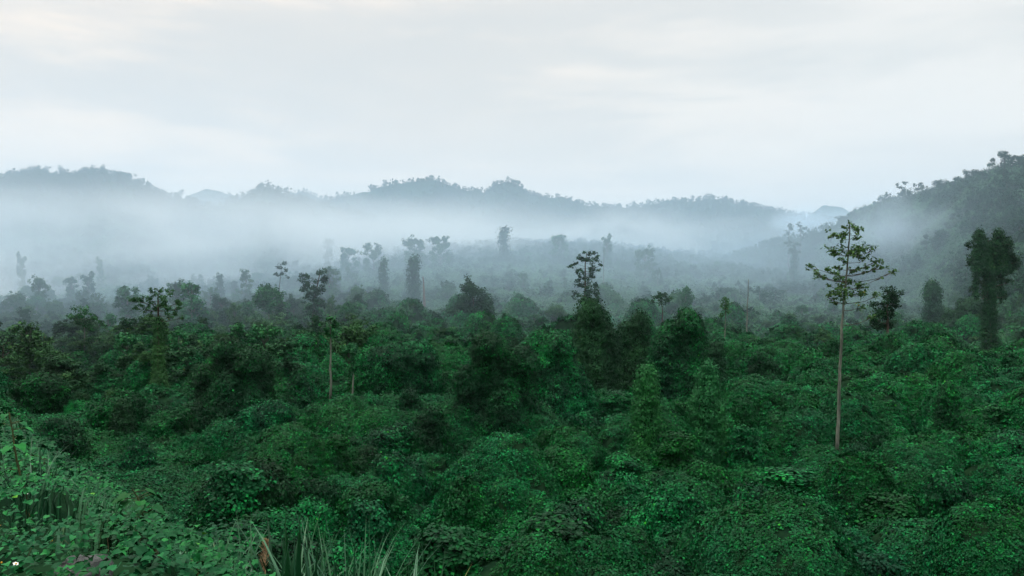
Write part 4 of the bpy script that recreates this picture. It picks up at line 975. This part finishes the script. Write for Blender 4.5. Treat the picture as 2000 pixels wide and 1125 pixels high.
# leafy stalks
def stalk(px, rb, rt, label, seed, lf=.15, n=16):
    rg = np.random.default_rng(seed); X, Y, Z = bank_pt(px, rb); h = (CY - rt) / F * Y - Z
    root = bpy.data.objects.new('leafy_weed', None); COL.objects.link(root); root.location = (X, Y, Z); tag(root, label, 'weed')
    p = wobble((.12, 0, -.05), (-.10, 0, h), 9, .08, rg); mb = MB(); tube(mb, p, np.linspace(.014, .005, 9), 0, 6)
    ml = MB(); P = []; Nn = []; T = []; sz = []
    for i in range(n):
        u = rg.uniform(.15, 1) ** .6; c = np.array([np.interp(u, np.linspace(0, 1, 9), p[:, q]) for q in range(3)]); a = rg.uniform(0, 6.28)
        d = np.array([math.cos(a), math.sin(a), .15]); e = c + d * rg.uniform(.04, .12); tube(mb, [c, (c + e) / 2, e], .003, 0, 4)
        P.append(e); T.append(d + np.array([0, 0, -.7])); Nn.append(d * .45 + np.array([0, 0, .8])); sz.append(lf * rg.uniform(.6, 1.1))
    heart_leaves(ml, np.array(P), np.array(Nn), np.array(T), np.array(sz), np.clip(rg.normal(.55, .12, n), 0, .9))
    obj('stem', mb.mesh('weed_stem', ['stalk']), root); obj('leaves', ml.mesh('weed_leaves', ['bank']), root)
stalk(285, 1100, 955, 'tall leafy weed with a dark stem right of the paired grass clumps', 1, .105, 30)
stalk(95, 950, 890, 'leafy shoot poking from the creepers in the middle of the bank', 2, .06)
stalk(42, 870, 805, 'leafy weed standing among the crest grass', 3, .09)
stalk(400, 1110, 1060, 'short leafy weed among the arching blades', 4, .10)
# flowers
FL = None
def flower_meshes():
    a = MB()
    for i in range(6):
        th = i * 1.047; d = np.array([math.cos(th), math.sin(th), 0]); s_ = np.array([-math.sin(th), math.cos(th), 0])
        a.add([d * .004, d * .018 + s_ * .010 + [0, 0, .003], d * .030, d * .018 - s_ * .010 + [0, 0, .003]], [[0, 1, 2, 3]])
    b = MB(); tube(b, [(0, 0, -.003), (0, 0, .003), (0, 0, .008), (0, 0, .009)], [.007, .009, .006, .001], 0, 7)
    c = MB(); tube(c, wobble((0, 0, 0), (.01, 0, -.25), 5, .05, rg), .0025, 0, 4)
    return a.mesh('flower_petals', ['petal']), b.mesh('flower_centre', ['yellow']), c.mesh('flower_stem', ['stalk'])
FM = flower_meshes()
YP = MB(); tube(YP, [(0, 0, -.006), (0, 0, .0), (0, 0, .012), (0, 0, .016)], [.006, .013, .012, .003], 0, 7); YPm = YP.mesh('bud_petals', ['yellow'])
for i, (px, r, k, lb) in enumerate(((5, 1072, 'w', 'white wildflower at the very left edge of the bank'), (14, 1025, 'w', 'white wildflower above the left-edge flowers in broad leaves'), (80, 1058, 'w', 'white wildflower left of the paired grass clumps'),
                                    (48, 1098, 'w', 'white wildflower near the yellow buds by the rock'), (62, 965, 'w', 'white wildflower high in the bank leaves'), (148, 1107, 'w', 'white wildflower lying over the grey rock'), (315, 1068, 'w', 'white wildflower between the weed and stiff blades'),
                                    (132, 1113, 'w', 'white wildflower at the rock edge'), (115, 1054, 'y', 'yellow bud below the broad leaves'), (41, 1108, 'y', 'yellow bud at lower left near white flowers'),
                                    (54, 1106, 'y', 'yellow bud right beside another near the rock'), (20, 1096, 'y', 'yellow bud farthest left'), (178, 1020, 'y', 'yellow bud at the paired grass clumps'), (232, 1110, 'y', 'yellow bud right of the rock'))):
    X, Y, Z = bank_pt(px, r + 20); Z2 = (CY - r) / F * Y
    e = bpy.data.objects.new('wildflower', None); COL.objects.link(e); e.location = (X, Y - .1, Z2 + .02)
    e.rotation_euler = (rg.uniform(.2, .8), rg.uniform(-.3, .3), rg.uniform(0, 6)); tag(e, lb, 'flower', 'wildflowers on the bank')
    s_ = .72 if k == 'w' else .5
    e.scale = (s_,) * 3
    obj('petals', FM[0] if k == 'w' else YPm, e)
    if k == 'w': obj('flower_centre', FM[1], e)
    obj('stem', FM[2], e)
# rock
X, Y, Z = bank_pt(165, 1140)
mb = MB(); nu, nv = 40, 24
uu, vv = np.meshgrid(np.linspace(0, 2 * math.pi, nu, endpoint=False), np.linspace(-.5 * math.pi, .5 * math.pi, nv))
d = np.stack([np.cos(vv) * np.cos(uu), np.cos(vv) * np.sin(uu), np.sin(vv)], -1).reshape(-1, 3)
rr = 1 + .22 * vnoise(d * 1.6 + 5, 3) + .10 * vnoise(d * 4.2, 4) - .08 * np.abs(vnoise(d * 7, 5))
v = d * rr[:, None] * np.array([.17, .13, .13])
i = np.arange(nv - 1)[:, None]; j = np.arange(nu)[None]
mb.add(v, np.stack([i * nu + j, i * nu + (j + 1) % nu, (i + 1) * nu + (j + 1) % nu, (i + 1) * nu + j], -1).reshape(-1, 4), 0, .5, False)
tag(obj('rock', mb.mesh('rock', ['rock']), None, (X, Y, Z + .05)), 'jagged grey rock showing through the weeds at the lower left edge', 'rock')

# ------------------------------------------------------------------ air: even haze, and the mist lying in the valley
def box_mesh(name, a, b):
    v = [(x_, y_, z_) for z_ in (a[2], b[2]) for y_ in (a[1], b[1]) for x_ in (a[0], b[0])]
    me = bpy.data.meshes.new(name)
    me.from_pydata(v, [], [(0, 2, 3, 1), (4, 5, 7, 6), (0, 1, 5, 4), (2, 6, 7, 3), (0, 4, 6, 2), (1, 3, 7, 5)])
    return me
gmin = float(Hm.min()) - 1.2; gmax = float(Hm.max()) + 16
m = bpy.data.materials.new('haze_air'); m.use_nodes = True; t = m.node_tree; t.nodes.clear()
pv = t.nodes.new('ShaderNodeVolumePrincipled'); pv.inputs['Color'].default_value = (0.72, 0.86, 1.0, 1); pv.inputs['Density'].default_value = 0.00003; pv.inputs['Anisotropy'].default_value = 0.0
L(t, pv.outputs[0], t.nodes.new('ShaderNodeOutputMaterial').inputs['Volume'])
hm = box_mesh('haze', (-1250, -60, gmin), (1250, 1440, gmax)); hm.materials.append(m)
tag(obj('haze', hm), 'pale blue haze filling the valley air', None, None, 'stuff')
def mist(name, label, a, b, density, shape_fn, colour=(.84, .87, .89, 1)):
    m = bpy.data.materials.new(name + '_air'); m.use_nodes = True; t = m.node_tree; t.nodes.clear()
    tcn = t.nodes.new('ShaderNodeTexCoord'); sp = t.nodes.new('ShaderNodeSeparateXYZ'); L(t, tcn.outputs['Object'], sp.inputs[0])
    f = shape_fn(t, tcn.outputs['Object'], sp.outputs)
    pv = t.nodes.new('ShaderNodeVolumePrincipled'); pv.inputs['Color'].default_value = colour; pv.inputs['Anisotropy'].default_value = 0.0
    L(t, MATH(t, 'MULTIPLY', f, density), pv.inputs['Density'])
    L(t, pv.outputs[0], t.nodes.new('ShaderNodeOutputMaterial').inputs['Volume'])
    me = box_mesh(name, a, b); me.materials.append(m)
    return tag(obj(name, me), label, None, None, 'stuff')
def bank_fn(t, vec, xyz_):
    mpn = t.nodes.new('ShaderNodeMapping'); mpn.inputs['Scale'].default_value = (1.0, .45, 2.6); L(t, vec, mpn.inputs[0])
    nz = N(t, 'ShaderNodeTexNoise', Scale=.0085, Detail=5.0, Roughness=.55, Distortion=.6); L(t, mpn.outputs[0], nz.inputs['Vector'])
    nc = MATH(t, 'SUBTRACT', nz.outputs['Fac'], .5)
    f = MATH(t, 'ADD', MATH(t, 'SUBTRACT', xyz_['Y'], MATH(t, 'MULTIPLY', xyz_['X'], 1.05)), MATH(t, 'MULTIPLY', nc, 160))
    fr = MATH(t, 'MULTIPLY', SMOOTH(t, f, 540, 660), MATH(t, 'SUBTRACT', 1.0, SMOOTH(t, f, 760, 930)))
    zt = MATH(t, 'ADD', xyz_['Z'], MATH(t, 'MULTIPLY', nc, 90))
    tp = MATH(t, 'SUBTRACT', 1.0, SMOOTH(t, MATH(t, 'ADD', zt, MATH(t, 'MULTIPLY', xyz_['X'], -.03)), 38, 70))
    lo = SMOOTH(t, MATH(t, 'SUBTRACT', zt, MATH(t, 'MULTIPLY', xyz_['X'], .15)), -6, 52)       # the mist lifts off the slope towards the middle
    return MATH(t, 'MULTIPLY', MATH(t, 'MULTIPLY', fr, MATH(t, 'MULTIPLY', tp, lo)), MATH(t, 'MAXIMUM', MATH(t, 'ADD', .70, MATH(t, 'MULTIPLY', nc, 4.0)), .02))
mist('mist_bank', 'white mist bank lying in the valley below the left and middle ridges', (-620, 280, -18), (420, 1000, 108), .0145, bank_fn)
def thin_fn(t, vec, xyz_):
    nz = N(t, 'ShaderNodeTexNoise', Scale=.006, Detail=2.0, Roughness=.5); L(t, vec, nz.inputs['Vector'])
    nc = MATH(t, 'SUBTRACT', nz.outputs['Fac'], .5)
    fr = SMOOTH(t, MATH(t, 'ADD', MATH(t, 'SUBTRACT', xyz_['Y'], MATH(t, 'ADD', MATH(t, 'MULTIPLY', MATH(t, 'MINIMUM', xyz_['X'], 0.0), .50), MATH(t, 'MULTIPLY', xyz_['X'], .16))), MATH(t, 'MULTIPLY', nc, 70)), 135, 430)
    tp = MATH(t, 'SUBTRACT', MATH(t, 'SUBTRACT', 1.0, MATH(t, 'MULTIPLY', SMOOTH(t, MATH(t, 'ADD', xyz_['Z'], MATH(t, 'MULTIPLY', nc, 60)), 5, 60), .64)), MATH(t, 'MULTIPLY', SMOOTH(t, xyz_['Z'], 80, 132), .38))
    return MATH(t, 'MULTIPLY', MATH(t, 'MULTIPLY', fr, tp), MATH(t, 'ADD', 1.0, MATH(t, 'MULTIPLY', nc, 1.2)))
mist('thin_mist', 'thin bluish mist thickening with distance over the far slopes', (-1200, 120, gmin + .6), (1200, 1430, gmax - .6), .0027, thin_fn, (.60, .81, 1.0, 1))
def puff_fn(c, r):
    def f(t, vec, xyz_):
        q = t.nodes.new('ShaderNodeVectorMath'); q.operation = 'SUBTRACT'; L(t, vec, q.inputs[0]); q.inputs[1].default_value = c
        d = t.nodes.new('ShaderNodeVectorMath'); d.operation = 'DIVIDE'; L(t, q.outputs[0], d.inputs[0]); d.inputs[1].default_value = r
        ln = t.nodes.new('ShaderNodeVectorMath'); ln.operation = 'LENGTH'; L(t, d.outputs[0], ln.inputs[0])
        nz = N(t, 'ShaderNodeTexNoise', Scale=.035, Detail=4.0); L(t, vec, nz.inputs['Vector'])
        v = MATH(t, 'ADD', ln.outputs['Value'], MATH(t, 'MULTIPLY', MATH(t, 'SUBTRACT', nz.outputs['Fac'], .5), 1.9))
        return MATH(t, 'SUBTRACT', 1.0, SMOOTH(t, v, .1, .95))
    return f
def puff(label, c, r, dens):
    mist('mist_patch', label, tuple(c[i] - r[i] for i in range(3)), tuple(c[i] + r[i] for i in range(3)), dens, puff_fn(c, r), (.70, .85, 1.0, 1))
puff('small pale mist patch clinging to the right hill behind the tallest tree', (184, 432, 27), (40, 44, 19), .013)
puff('mist patch in the gap between the middle ridge and the right hill', (286, 850, 64), (46, 60, 17), .02)
